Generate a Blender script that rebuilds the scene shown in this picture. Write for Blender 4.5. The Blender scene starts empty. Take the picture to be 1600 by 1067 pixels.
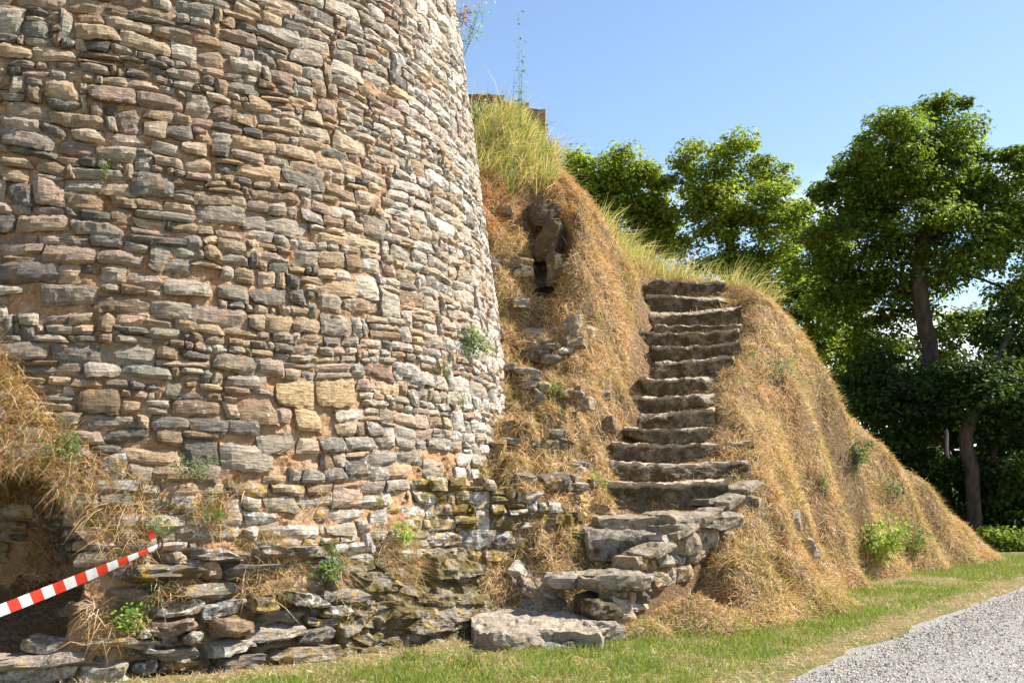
import bpy, math, random
import numpy as np
from mathutils import Vector, Matrix
R_ = math.radians
np.random.seed(7); random.seed(7)
scene = bpy.context.scene
COL = scene.collection

# ------------------------------------------------------------------ camera
F = 1555.0; HZ = 745.0; EYE = 1.5           # focal length and horizon in photo pixels (1600 wide), eye height in metres
cam_d = bpy.data.cameras.new('camera'); cam = bpy.data.objects.new('camera', cam_d); COL.objects.link(cam)
cam.location = (0, 0, EYE); cam.rotation_euler = (R_(90), 0, 0)
cam_d.sensor_width = 36; cam_d.lens = 36*F/1600; cam_d.shift_y = (HZ-533.5)/1600
cam_d.clip_end = 5000; scene.camera = cam

# ------------------------------------------------------------------ sky, sun, exposure
SUN_EL, SUN_AZ = 46.0, 13.0                  # azimuth counted from +X towards +Y
w = bpy.data.worlds.new('World'); scene.world = w; w.use_nodes = True
nt = w.node_tree; bg = nt.nodes['Background']
sky = nt.nodes.new('ShaderNodeTexSky'); sky.sky_type = 'NISHITA'; sky.sun_disc = False
sky.sun_elevation = R_(SUN_EL); sky.sun_rotation = R_(90-SUN_AZ)
sky.air_density = 1.0; sky.dust_density = 0.2; sky.ozone_density = 1.3; sky.altitude = 100
tc = nt.nodes.new('ShaderNodeTexCoord'); mp = nt.nodes.new('ShaderNodeMapping'); mp.inputs['Scale'].default_value = (3.2, 3.2, 9); mp.inputs['Location'].default_value = (3.7, 1.3, 2.1)
no = nt.nodes.new('ShaderNodeTexNoise'); no.inputs['Scale'].default_value = 1.3; no.inputs['Detail'].default_value = 7; no.inputs['Roughness'].default_value = .55
rp = nt.nodes.new('ShaderNodeValToRGB'); rp.color_ramp.elements[0].position = .50; rp.color_ramp.elements[1].position = .60
sx = nt.nodes.new('ShaderNodeSeparateXYZ')
band = nt.nodes.new('ShaderNodeMapRange'); band.interpolation_type = 'SMOOTHSTEP'
band.inputs[1].default_value = .29; band.inputs[2].default_value = .21; band.inputs[3].default_value = 0; band.inputs[4].default_value = 1
mul = nt.nodes.new('ShaderNodeMath'); mul.operation = 'MULTIPLY'
mx = nt.nodes.new('ShaderNodeMix'); mx.data_type = 'RGBA'
nt.links.new(tc.outputs['Generated'], mp.inputs[0]); nt.links.new(mp.outputs[0], no.inputs['Vector']); nt.links.new(no.outputs[0], rp.inputs[0])
nt.links.new(tc.outputs['Generated'], sx.inputs[0]); nt.links.new(sx.outputs[2], band.inputs[0])
nt.links.new(rp.outputs[0], mul.inputs[0]); nt.links.new(band.outputs[0], mul.inputs[1])
nt.links.new(mul.outputs[0], mx.inputs[0]); nt.links.new(sky.outputs[0], mx.inputs[6]); mx.inputs[7].default_value = (9.0, 9.2, 9.6, 1)
nt.links.new(mx.outputs[2], bg.inputs[0]); bg.inputs[1].default_value = 0.098
sd = bpy.data.lights.new('sun', 'SUN'); sun = bpy.data.objects.new('sun', sd); COL.objects.link(sun)
sd.energy = 5.0; sd.angle = R_(.5); sd.color = (1, .95, .86)
sv = Vector((math.cos(R_(SUN_EL))*math.cos(R_(SUN_AZ)), math.cos(R_(SUN_EL))*math.sin(R_(SUN_AZ)), math.sin(R_(SUN_EL))))
sun.rotation_euler = sv.to_track_quat('Z', 'Y').to_euler(); sun.location = (20, 0, 20)
vs = scene.view_settings; vs.view_transform = 'Standard'; vs.look = 'None'; vs.gamma = 1; vs.exposure = 1.2; vs.use_curve_mapping = False

# ------------------------------------------------------------------ helpers
def pp(px, py, Y):                          # a point at distance Y that the photo shows at px, py
    return (Y*(px-800)/F, Y, EYE-Y*(py-HZ)/F)
def sm(x):
    x = np.clip(x, 0, 1); return x*x*(3-2*x)
def _h(ix, iy, iz, s):
    n = (ix*374761393 + iy*668265263 + iz*2147483647 + s*1274126177) & 0xffffffff
    n = ((n ^ (n >> 13))*1274126177) & 0xffffffff
    return ((n ^ (n >> 16)) & 0xffff)/65535.0
def vn(x, y, z, s=0):                       # value noise 0..1
    x, y, z = np.broadcast_arrays(np.asarray(x, float), np.asarray(y, float), np.asarray(z, float))
    fx, fy, fz = np.floor(x), np.floor(y), np.floor(z)
    ix, iy, iz = fx.astype(np.int64), fy.astype(np.int64), fz.astype(np.int64)
    u, v, t = sm(x-fx), sm(y-fy), sm(z-fz); r = 0
    for a in (0, 1):
        for b in (0, 1):
            for c in (0, 1):
                r = r + _h(ix+a, iy+b, iz+c, s)*(u if a else 1-u)*(v if b else 1-v)*(t if c else 1-t)
    return r
def fbm(x, y, z, s=0, o=4):
    r, a, t = 0, .5, 0
    for i in range(o):
        r = r + a*vn(np.asarray(x)*2**i, np.asarray(y)*2**i, np.asarray(z)*2**i, s+i*17); t += a; a *= .5
    return r/t
def cell(x, y, s=0):                        # random flat value of the nearest jittered cell point: fractured rock
    x, y = np.broadcast_arrays(np.asarray(x, float), np.asarray(y, float)); ix, iy = np.floor(x).astype(np.int64), np.floor(y).astype(np.int64)
    best = np.full(x.shape, 9e9); val = np.zeros(x.shape)
    for a in (-1, 0, 1):
        for b in (-1, 0, 1):
            cx, cy = ix+a, iy+b; d = (cx+_h(cx, cy, 1, s)-x)**2+(cy+_h(cx, cy, 2, s)-y)**2; m = d < best
            best = np.where(m, d, best); val = np.where(m, _h(cx, cy, 3, s), val)
    return val
def nrm(v):
    return v/np.maximum(np.linalg.norm(v, axis=-1, keepdims=True), 1e-9)

def empty(name, loc=(0, 0, 0), label=None, cat=None, group=None, kind=None):
    o = bpy.data.objects.new(name, None); o.empty_display_size = .2; COL.objects.link(o); o.location = loc
    return tag(o, label, cat, group, kind)
def tag(o, label=None, cat=None, group=None, kind=None):
    for k, v in (('label', label), ('category', cat), ('group', group), ('kind', kind)):
        if v: o[k] = v
    return o
def mesh(name, V, faces, mats, parent=None, center=None, attrs=None, smooth=False, mi=None):
    """One mesh object from world-space vertices. faces: list of tuples or an int array (n,k)."""
    V = np.asarray(V, float)
    c = np.zeros(3) if center is None else np.asarray(center, float)
    me = bpy.data.meshes.new(name)
    if isinstance(faces, np.ndarray):
        k = faces.shape[1]; n = len(faces)
        me.vertices.add(len(V)); me.vertices.foreach_set('co', (V-c).astype(np.float32).ravel())
        me.loops.add(n*k); me.loops.foreach_set('vertex_index', faces.astype(np.int32).ravel())
        me.polygons.add(n); me.polygons.foreach_set('loop_start', np.arange(0, n*k, k, dtype=np.int32))
        me.update(calc_edges=True)
    else:
        me.from_pydata((V-c).tolist(), [], faces); me.update()
    for m in (mats if isinstance(mats, (list, tuple)) else [mats]): me.materials.append(m)
    if mi is not None: me.polygons.foreach_set('material_index', np.asarray(mi, np.int32))
    me.polygons.foreach_set('use_smooth', np.full(len(me.polygons), smooth))
    for an, dat in (attrs or {}).items():
        dat = np.asarray(dat, np.float32)
        if dat.ndim == 2:
            at = me.attributes.new(an, 'FLOAT_COLOR', 'POINT')
            at.data.foreach_set('color', np.concatenate([dat[:, :3], np.ones((len(dat), 1), np.float32)], 1).ravel())
        else:
            at = me.attributes.new(an, 'FLOAT', 'POINT'); at.data.foreach_set('value', dat)
    o = bpy.data.objects.new(name, me); COL.objects.link(o)
    if parent is not None:
        o.parent = parent; o.location = Vector(c)-Vector(wloc(parent))
    else: o.location = c
    return o
def wloc(o):
    v = Vector(o.location)
    while o.parent: o = o.parent; v = v+Vector(o.location)
    return v

# ------------------------------------------------------------------ materials
def mat(name):
    m = bpy.data.materials.new(name); m.use_nodes = True
    n = m.node_tree; return m, n, n.nodes, n.links, n.nodes['Principled BSDF']
def N(nodes, t, **kw):
    x = nodes.new(t)
    for k, v in kw.items():
        if k in x.inputs: x.inputs[k].default_value = v
        else: setattr(x, k, v)
    return x
def mixc(nodes, links, fac, a, b, mode='MIX'):
    x = nodes.new('ShaderNodeMix'); x.data_type = 'RGBA'; x.blend_type = mode
    for i, s in ((0, fac), (6, a), (7, b)):
        if isinstance(s, bpy.types.NodeSocket): links.new(s, x.inputs[i])
        else: x.inputs[i].default_value = s if i == 0 else (*s, 1)
    return x.outputs[2]
def ramp(nodes, links, src, p0, p1, c0=(0, 0, 0), c1=(1, 1, 1)):
    r = nodes.new('ShaderNodeValToRGB'); e = r.color_ramp.elements
    e[0].position = p0; e[1].position = p1; e[0].color = (*c0, 1); e[1].color = (*c1, 1)
    links.new(src, r.inputs[0]); return r.outputs[0]
def pos_scaled(nodes, links, sc):
    g = nodes.new('ShaderNodeNewGeometry'); mpn = nodes.new('ShaderNodeMapping'); mpn.inputs['Scale'].default_value = sc
    links.new(g.outputs['Position'], mpn.inputs[0]); return mpn.outputs[0], g
def noise(nodes, links, vec, scale, detail=5, rough=.6):
    x = N(nodes, 'ShaderNodeTexNoise', Scale=scale, Detail=detail, Roughness=rough); links.new(vec, x.inputs['Vector']); return x.outputs[0]
def math_n(nodes, links, op, a, b):
    x = nodes.new('ShaderNodeMath'); x.operation = op
    for i, s in ((0, a), (1, b)):
        if isinstance(s, bpy.types.NodeSocket): links.new(s, x.inputs[i])
        else: x.inputs[i].default_value = s
    return x.outputs[0]

def stone_material(name, moss_all=0.0, lam=4.5, orange=.75, m0=(.065, .05, .012), m1=(.17, .125, .03), mw=0.0):
    m, n, nd, lk, b = mat(name)
    v1, g = pos_scaled(nd, lk, (1, 1, 1)); v4, _ = pos_scaled(nd, lk, (1, 1, lam))
    ca = N(nd, 'ShaderNodeAttribute', attribute_name='tone'); li = N(nd, 'ShaderNodeAttribute', attribute_name='lichen'); mo = N(nd, 'ShaderNodeAttribute', attribute_name='moss')
    n1 = noise(nd, lk, v4, 9, 6, .65); n2 = noise(nd, lk, v1, 38, 5, .7); n3 = noise(nd, lk, v1, 5, 3, .5)
    c = mixc(nd, lk, 1.0, ca.outputs['Color'], ramp(nd, lk, n1, .28, .72, (.52, .50, .48), (1.28, 1.25, 1.2)), 'MULTIPLY')
    c = mixc(nd, lk, 1.0, c, ramp(nd, lk, n2, .3, .7, (.74, .73, .72), (1.16, 1.16, 1.16)), 'MULTIPLY')
    # ochre iron staining
    c = mixc(nd, lk, math_n(nd, lk, 'MULTIPLY', ramp(nd, lk, n3, .55, .75), .45), c, (.42, .25, .11))
    # pale crustose lichen
    nl = noise(nd, lk, v1, 17, 6, .7)
    f = math_n(nd, lk, 'ADD', nl, math_n(nd, lk, 'MULTIPLY', li.outputs['Fac'], .30))
    c = mixc(nd, lk, math_n(nd, lk, 'MULTIPLY', ramp(nd, lk, f, .66, .72), .8), c, (.57, .55, .50))
    # orange lichen and moss
    no2 = noise(nd, lk, v1, 11, 5, .65)
    f2 = math_n(nd, lk, 'ADD', no2, math_n(nd, lk, 'MULTIPLY', mo.outputs['Fac'], .24))
    c = mixc(nd, lk, math_n(nd, lk, 'MULTIPLY', ramp(nd, lk, f2, .70, .74), orange), c, (.52, .30, .045))
    nm = noise(nd, lk, v1, 7, 6, .7)
    f3 = math_n(nd, lk, 'ADD', nm, math_n(nd, lk, 'MULTIPLY', mo.outputs['Fac'], .30-.0))
    if moss_all: f3 = math_n(nd, lk, 'ADD', f3, moss_all)
    c = mixc(nd, lk, math_n(nd, lk, 'MULTIPLY', ramp(nd, lk, f3, .72-mw, .80+mw*.5), .9), c, mixc(nd, lk, n2, m0, m1))
    lk.new(c, b.inputs['Base Color']); b.inputs['Roughness'].default_value = .92; b.inputs['Specular IOR Level'].default_value = .25
    bm = N(nd, 'ShaderNodeBump', Strength=1.0, Distance=.035)
    hgt = math_n(nd, lk, 'ADD', n1, math_n(nd, lk, 'MULTIPLY', n2, .45))
    lk.new(hgt, bm.inputs['Height']); lk.new(bm.outputs[0], b.inputs['Normal'])
    return m
M_STONE = stone_material('weathered_schist')
M_STEP = stone_material('mossy_shaded_step_stone', .09, 1.4, .08, (.024, .018, .008), (.085, .062, .022), .05)  # moss colours deepened to stand in for shade on the risers
M_ROCK = stone_material('mossy_bedrock', .10)

def simple_material(name, c0, c1, scale, bump=.5, dist=.03, c2=None, rough=.95, sc=(1, 1, 1)):
    m, n, nd, lk, b = mat(name)
    v, g = pos_scaled(nd, lk, sc)
    n1 = noise(nd, lk, v, scale, 7, .65); n2 = noise(nd, lk, v, scale*.17, 4, .6)
    c = ramp(nd, lk, n1, .32, .68, c0, c1)
    if c2: c = mixc(nd, lk, ramp(nd, lk, n2, .45, .62), c, c2)
    lk.new(c, b.inputs['Base Color']); b.inputs['Roughness'].default_value = rough; b.inputs['Specular IOR Level'].default_value = .2
    bm = N(nd, 'ShaderNodeBump', Strength=bump, Distance=dist); lk.new(n1, bm.inputs['Height']); lk.new(bm.outputs[0], b.inputs['Normal'])
    return m
M_MORTAR = simple_material('lime_mortar', (.27, .14, .065), (.47, .28, .145), 30, .9, .03, (.42, .29, .18))
M_SOIL = simple_material('straw_soil', (.075, .048, .026), (.31, .205, .105), 26, 1, .05, (.20, .12, .055))
M_GROUND = simple_material('turf_soil', (.09, .08, .03), (.27, .20, .09), 14, .8, .03, (.10, .12, .03))
M_PATH = simple_material('gravel_bed', (.18, .165, .15), (.50, .47, .43), 55, 1, .03, (.33, .30, .27))
M_BARK = simple_material('tree_bark', (.035, .027, .02), (.11, .085, .06), 9, .8, .05, sc=(1, 1, .3))
def strand_material(name, trans=.25, rough=.7):
    m, n, nd, lk, b = mat(name)
    a = N(nd, 'ShaderNodeAttribute', attribute_name='tone'); lk.new(a.outputs['Color'], b.inputs['Base Color'])
    b.inputs['Roughness'].default_value = rough; b.inputs['Specular IOR Level'].default_value = .25
    t = nd.new('ShaderNodeBsdfTranslucent'); x = nd.new('ShaderNodeMixShader'); x.inputs[0].default_value = trans
    tcn = mixc(nd, lk, 1.0, a.outputs['Color'], (1.5, 1.45, .8), 'MULTIPLY'); lk.new(tcn, t.inputs['Color'])
    lk.new(b.outputs[0], x.inputs[1]); lk.new(t.outputs[0], x.inputs[2]); lk.new(x.outputs[0], nd['Material Output'].inputs['Surface'])
    return m
M_STRAW = strand_material('dry_straw', .15); M_GRASS = strand_material('green_grass', .35); M_LEAF = strand_material('leaf', .5, .5)
M_GRAVEL = strand_material('gravel_stone', 0.0, .9)

# ------------------------------------------------------------------ stone shapes
PAL = np.array([(.29, .26, .215), (.35, .30, .235), (.40, .295, .19), (.28, .20, .13), (.36, .27, .21), (.185, .165, .14), (.45, .40, .33), (.42, .33, .23)])
def tone(rng, wts):
    wts = np.array(wts, float); wts /= wts.sum()
    c = PAL[rng.choice(len(PAL), p=wts)]*rng.uniform(.74, 1.22)
    return np.clip(c*(1+rng.normal(0, .012, 3)), .03, .6)
class Acc:                                   # collects many stones into one mesh
    def __init__(s): s.V, s.Fq, s.T, s.L, s.M, s.n = [], [], [], [], [], 0
    def add(s, V, Fc, t, l, m):
        s.V.append(V); s.Fq.append(Fc+s.n); k = len(V); s.n += k
        s.T.append(np.tile(t, (k, 1))); s.L.append(np.full(k, l)); s.M.append(np.full(k, m))
    def build(s, name, m, parent=None, **kw):
        return mesh(name, np.concatenate(s.V), np.concatenate(s.Fq), m, parent, attrs={'tone': np.concatenate(s.T), 'lichen': np.concatenate(s.L), 'moss': np.concatenate(s.M)}, **kw)
_grid = {}
def grid_faces(nx, ny):
    if (nx, ny) in _grid: return _grid[nx, ny]
    f = []
    for j in range(ny-1):
        for i in range(nx-1):
            a = j*nx+i; f.append((a, a+1, a+nx+1, a+nx))
    ring = [i for i in range(nx)]+[j*nx+nx-1 for j in range(1, ny)]+[(ny-1)*nx+i for i in range(nx-2, -1, -1)]+[j*nx for j in range(ny-2, 0, -1)]
    k = nx*ny; L = len(ring)
    for q in range(L):
        f.append((ring[q], k+q, k+(q+1) % L, ring[(q+1) % L]))
    _grid[nx, ny] = (np.array(f), np.array(ring)); return _grid[nx, ny]
def face_stone(P, sc, hc, w, h, rng, proud=.03, rough=1.0, back=.13, dens=1.0):
    """A rubble stone set in a wall: P(s, h, d) maps along-the-wall, height, depth to space."""
    nx = int(np.clip(round(w*dens/.035), 5, 14)); ny = int(np.clip(round(h*dens/.026), 4, 9))
    A, B = np.meshgrid(np.linspace(-1, 1, nx), np.linspace(-1, 1, ny))
    A = np.sign(A)*np.abs(A)**.85; B = np.sign(B)*np.abs(B)**.85
    k = rng.uniform(.0, .38)
    a = A*np.sqrt(1-k*B*B/2); b = B*np.sqrt(1-k*A*A/2)
    cj = rng.uniform(-1, 1, (4, 2))*np.array([min(.16, .035/w), .15])
    bl = [(1-A)*(1-B)/4, (1+A)*(1-B)/4, (1+A)*(1+B)/4, (1-A)*(1+B)/4]
    a = a+sum(bl[i]*cj[i, 0]*2 for i in range(4)); b = b+sum(bl[i]*cj[i, 1]*2 for i in range(4))
    edge = (np.abs(A) > .99) | (np.abs(B) > .99)
    a = a+rng.normal(0, .035, A.shape)*np.where(edge, 1, .5)*min(1, .2/w); b = b+rng.normal(0, .06, A.shape)*np.where(edge, 1, .6)
    d = proud+rng.uniform(-.02, .02)*A*rough+rng.uniform(-.018, .022)*(-B)*rough
    for _ in range(rng.integers(3, 6)):
        ph = rng.uniform(0, 2*math.pi); sl = rng.uniform(.02, .085)*rough
        d = np.minimum(d, proud+rng.uniform(-.01, .012)+sl*rng.uniform(.25, .8)-sl*(A*math.cos(ph)+B*math.sin(ph)))
    nl = rng.uniform(1.2, 3.2)*h/.13; tl = rng.uniform(-.35, .35)
    lam = ((B+tl*A)*nl+.9*vn(A*2.2+sc*7, B*1.2+hc*9, 0.3))
    d = d+(np.floor(lam)-lam)*rng.uniform(.002, .013)*rough
    d = np.maximum(d+rng.normal(0, .0042, A.shape)*rough-.014*np.maximum(np.abs(A), np.abs(B))**6, -.03)
    fq, ring = grid_faces(nx, ny)
    S = sc+a*w/2; H = hc+b*h/2
    V = P(S.ravel(), H.ravel(), d.ravel())
    Vb = P(sc+(S.ravel()[ring]-sc)*.9, hc+(H.ravel()[ring]-hc)*.9, np.full(len(ring), -back))
    return np.concatenate([V, Vb]), fq
def layout(s0, s1, h0, h1, rng, hr=(.085, .19), wr=(1.2, 3.2), gap=.009, split=.25, tall=.10):
    """Irregular courses of rubble: list of (s, h, w, h)."""
    out = []; hh = h0; blocked = []
    while hh < h1:
        rh = rng.uniform(*hr); nxt = []; s = s0-rng.uniform(0, .3); slope = rng.normal(0, .004); ph = rng.uniform(0, 6)
        while s < s1:
            wd = rh*rng.uniform(*wr) if rng.random() > .18 else rh*rng.uniform(.6, 1.1)
            wd = max(wd, .06)
            mid = s+wd/2
            blk = [q for q in blocked if q[0] < s+wd-.02 and q[1] > s+.02]
            dy = .006*math.sin(s*2.3+ph)
            if blk and blk[0][0] > s+.05: wd = blk[0][0]-s; blk = []; mid = s+wd/2
            if blk:
                b0, b1, ov = blk[0]; hr_ = rh-ov
                if hr_ > .035: out.append(((b0+b1)/2, hh+dy+ov+hr_/2, b1-b0-gap, hr_-gap))
                s = b1; continue
            if wd < .05: s += wd; continue
            y0 = hh+dy; H = rh
            if rng.random() < tall and wd < rh*2.6:
                H = rh+rng.uniform(.05, .10); nxt.append((s, s+wd, H-rh))
            if rng.random() < split and H > .11:
                c = rng.uniform(.35, .65)
                out.append((mid, y0+H*c/2, wd-gap, H*c-gap*.8))
                if wd > .28 and rng.random() < .5:
                    q = rng.uniform(.35, .65)
                    out.append((s+wd*q/2, y0+H*(1+c)/2, wd*q-gap, H*(1-c)-gap*.8)); out.append((s+wd*(1+q)/2, y0+H*(1+c)/2, wd*(1-q)-gap, H*(1-c)-gap*.8))
                else: out.append((mid, y0+H*(1+c)/2, wd-gap, H*(1-c)-gap*.8))
            else: out.append((mid, y0+H/2, wd-gap*rng.uniform(.6, 1.6), H-gap*rng.uniform(.6, 1.4)))
            s += wd
        # a tall stone reaches only into the lower part of the next course: that course leaves its place empty
        blocked = nxt; hh += rh
    return out
_cube = {}
def cube_grid(nx, ny, nz):
    key = (nx, ny, nz)
    if key in _cube: return _cube[key]
    idx = {}; V = []; Fc = []
    def vid(i, j, k):
        if (i, j, k) not in idx: idx[i, j, k] = len(V); V.append((2*i/nx-1, 2*j/ny-1, 2*k/nz-1))
        return idx[i, j, k]
    for i in range(nx):
        for j in range(ny):
            Fc.append((vid(i, j, 0), vid(i, j+1, 0), vid(i+1, j+1, 0), vid(i+1, j, 0))); Fc.append((vid(i, j, nz), vid(i+1, j, nz), vid(i+1, j+1, nz), vid(i, j+1, nz)))
    for i in range(nx):
        for k in range(nz):
            Fc.append((vid(i, 0, k), vid(i+1, 0, k), vid(i+1, 0, k+1), vid(i, 0, k+1))); Fc.append((vid(i, ny, k), vid(i, ny, k+1), vid(i+1, ny, k+1), vid(i+1, ny, k)))
    for j in range(ny):
        for k in range(nz):
            Fc.append((vid(0, j, k), vid(0, j, k+1), vid(0, j+1, k+1), vid(0, j+1, k))); Fc.append((vid(nx, j, k), vid(nx, j+1, k), vid(nx, j+1, k+1), vid(nx, j, k+1)))
    _cube[key] = (np.array(V), np.array(Fc)); return _cube[key]
def rock(size, seed, n=(6, 4, 3), rnd=.25, rough=.05, cuts=5, sag=0.0, lam=0.0, fr=3.0):
    """A rough block with corners knocked off, centred on the origin; sag wears the top hollow."""
    rng = np.random.default_rng(seed); P, Fc = cube_grid(*n); P = P.copy()
    sph = nrm(P)*1.12; e = np.sort(np.abs(P), 1); cor = (e[:, 0]**2*e[:, 1]**2)[:, None]
    ed = np.clip(e[:, 1], 0, 1)[:, None]**6
    P = P*(1-rnd*(.35*ed+.65*cor))+sph*rnd*(.35*ed+.65*cor)*.9
    for _ in range(cuts):
        dv = nrm(rng.normal(0, 1, 3)*np.array([1, 1, .7])); lim = rng.uniform(.85, 1.2); t = P@dv
        P = P-np.maximum(t-lim, 0)[:, None]*dv*.85
    hs = np.array(size)/2; V = P*hs; sd_ = seed*1.37
    q = V*fr
    dsp = np.stack([fbm(q[:, 0]+sd_, q[:, 1], q[:, 2], 3), fbm(q[:, 0], q[:, 1]+sd_, q[:, 2], 5), fbm(q[:, 0], q[:, 1], q[:, 2]+sd_, 9)], 1)-.5
    V = V+dsp*rough*2
    q = V*fr*5
    V = V+(np.stack([vn(q[:, 0], q[:, 1], q[:, 2]*2, 21), vn(q[:, 0], q[:, 1], q[:, 2]*2, 22), vn(q[:, 0], q[:, 1], q[:, 2], 23)], 1)-.5)*rough*.45
    if lam:
        l = np.floor(V[:, 2]/lam+vn(q[:, 0], q[:, 1], 0, 4)); V[:, :2] *= (1+(vn(l, seed, 0, 6)-.5)*.16)[:, None]
    if sag: V[:, 2] -= sag*(1-P[:, 0]**2)*np.clip(P[:, 2], 0, 1)
    return V, Fc
def rock_obj(name, loc, size, seed, rot=(0, 0, 0), m=None, parent=None, t=None, l=.4, mo=.3, smooth=False, worn_lit=None, **kw):
    V, Fc = rock(size, seed, **kw)
    Rm = np.array(Matrix.Rotation(rot[2], 3, 'Z')@Matrix.Rotation(rot[1], 3, 'Y')@Matrix.Rotation(rot[0], 3, 'X'))
    V = V@Rm.T+np.array(loc); rng = np.random.default_rng(seed+900)
    t = tone(rng, (3, 3, 1, 1, 1, 2, 2, 1)) if t is None else np.array(t)
    k = len(V); T_ = np.tile(t, (k, 1)); MO = np.full(k, float(mo))
    if worn_lit is not None:
        zz = cube_grid(*kw['n'])[0][:, 2]; e_ = sm((zz-.55)/.4); MO = MO*(1-e_)-.3*e_; T_ = T_*(1+worn_lit*e_)[:, None]  # bare top edge, its tone raised further to paint the sunlit line
    return mesh(name, V, Fc, m or M_STONE, parent, center=loc, attrs={'tone': T_, 'lichen': np.full(k, l), 'moss': MO}, smooth=smooth)

# ------------------------------------------------------------------ terrain
STEPS = [  # left px, right px, left py, right py, distance left, distance right, riser px
    (942, 1142, 752, 749, 11.20, 11.15, 52), (950, 1172, 721, 720, 11.52, 11.45, 30), (958, 1180, 692, 690, 11.85, 11.80, 30),
    (975, 1112, 669, 668, 12.15, 12.05, 24), (978, 1118, 646, 637, 12.50, 12.30, 27), (990, 1128, 619, 611, 12.80, 12.58, 28),
    (998, 1138, 591, 582, 13.10, 12.88, 28), (1022, 1147, 563, 555, 13.38, 13.16, 28), (1020, 1157, 540, 533, 13.66, 13.44, 26),
    (993, 1157, 519, 514, 13.92, 13.72, 22), (1022, 1160, 507, 504, 14.12, 13.95, 14), (1014, 1158, 484, 477, 14.40, 14.22, 25),
    (1010, 1152, 460, 457, 14.72, 14.55, 25), (1003, 1134, 434, 439, 15.05, 14.95, 24)]
CT = [(780, 965, 9.70), (700, 905, 9.7), (800, 905, 9.98), (850, 865, 10.12), (800, 800, 10.3), (800, 762, 10.6), (880, 822, 10.35), (930, 800, 10.8), (900, 742, 11.0),
      (800, 702, 11.2), (900, 690, 11.5), (940, 700, 11.6), (860, 640, 11.9), (950, 640, 12.25), (800, 622, 12.1), (880, 580, 12.55), (980, 600, 12.75),
      (820, 540, 12.85), (940, 540, 13.1), (800, 470, 13.2), (850, 480, 13.4), (850, 400, 13.85), (800, 380, 13.7), (800, 300, 14.1), (845, 300, 14.4),
      (780, 220, 14.7), (845, 255, 14.9), (800, 190, 15.3), (900, 480, 13.05), (900, 400, 13.25), (905, 330, 13.7), (950, 450, 13.6), (960, 510, 13.4), (950, 368, 14.3),
      (1000, 440, 14.5), (1000, 500, 13.95), (880, 285, 14.6), (920, 335, 14.2),
      (1200, 560, 13.6), (1250, 640, 13.4), (1200, 700, 12.3), (1250, 780, 12.35), (1150, 850, 10.95), (1200, 900, 11.3), (1100, 900, 10.55), (1050, 945, 10.15), (1000, 975, 9.75),
      (1190, 470, 14.6), (1250, 535, 14.6), (1300, 605, 14.8), (1340, 655, 15.0), (1300, 740, 13.8), (1270, 850, 13.0), (1310, 860, 14.2), (1340, 770, 15.1), (1400, 718, 16.5), (1400, 800, 15.9),
      (1450, 758, 17.3), (1450, 840, 16.8), (1500, 815, 18.0), (1190, 770, 11.4), (1190, 640, 12.9), (1120, 870, 10.5), (1180, 820, 11.2)]
PT = [pp(*c) for c in CT]+[(1.32, 9.38, .16), (1.8, 9.82, .40), (2.28, 10.28, .64), (2.68, 10.68, .84), (3.0, 11.0, .98)]
for l, r, yl, yr, Yl, Yr, ri in STEPS:
    for u in (0, .5, 1):
        x, y, z = pp(l+(r-l)*u, yl+(yr-yl)*u, Yl+(Yr-Yl)*u); PT.append((x, y+.10, z-.16))
    x, y, z = pp(r+14, yr, Yr); PT.append((x, y, z-.10))
for x, y in ((-.5, 9.2), (0, 9.2), (.5, 9.2), (1, 9.1), (1.5, 9.4), (2.05, 10.2), (2.9, 10.9), (3.6, 12.0), (4.4, 13.0), (5.3, 14.6), (6.3, 15.7), (7.3, 16.6), (8.2, 17.3), (9, 18.5), (9.6, 20), (10, 23), (11, 27), (12, 32),
             (2.0, 9.2), (2.5, 9.7), (2.9, 10.2), (1.7, 8.8), (2.6, 8.6), (3.4, 9.4), (3.4, 10.6), (4.2, 11.6), (-1.5, 8.4), (-3, 7.4), (-5, 6.8), (0, 8), (2, 8), (4, 10), (6, 12), (8, 14), (10, 16), (4, 7.5), (8, 10), (12, 14), (13, 20), (13, 26), (-8, 6.8), (-10, 9)): PT.append((x, y, -.03))
PT += [(.5, 17, 6.0), (-2, 17, 7.0), (-4, 18, 7.2), (-8, 18, 6.5), (2, 17, 4.95), (3, 16.6, 4.5), (4, 17, 3.9), (5, 17.5, 3.1), (6.2, 18, 2.0), (7.4, 19, 1.0), (3, 20, 4.3), (5, 21, 2.9), (7, 22, 1.4),
       (0, 21, 5.2), (-4, 22, 5.8), (0, 27, 4.2), (3, 27, 3.0), (6, 27, 1.5), (0, 33, 2.5), (4, 33, 1.6), (8, 33, .5), (-6, 33, 3), (-9, 25, 4.5), (-4, 13, 3), (-2, 12, 2.5), (-5, 10, 1.5), (-8, 13, 3)]
PT = np.array(PT)
def _phi(d2): return np.sqrt(d2+.12**2)
_A = _phi(((PT[:, None, :2]-PT[None, :, :2])**2).sum(-1)); _A[np.diag_indices(len(PT))] -= .06
_B = np.concatenate([PT[:, :2], np.ones((len(PT), 1))], 1)
_S = np.linalg.solve(np.block([[_A, _B], [_B.T, np.zeros((3, 3))]]), np.concatenate([PT[:, 2], np.zeros(3)]))
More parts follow.
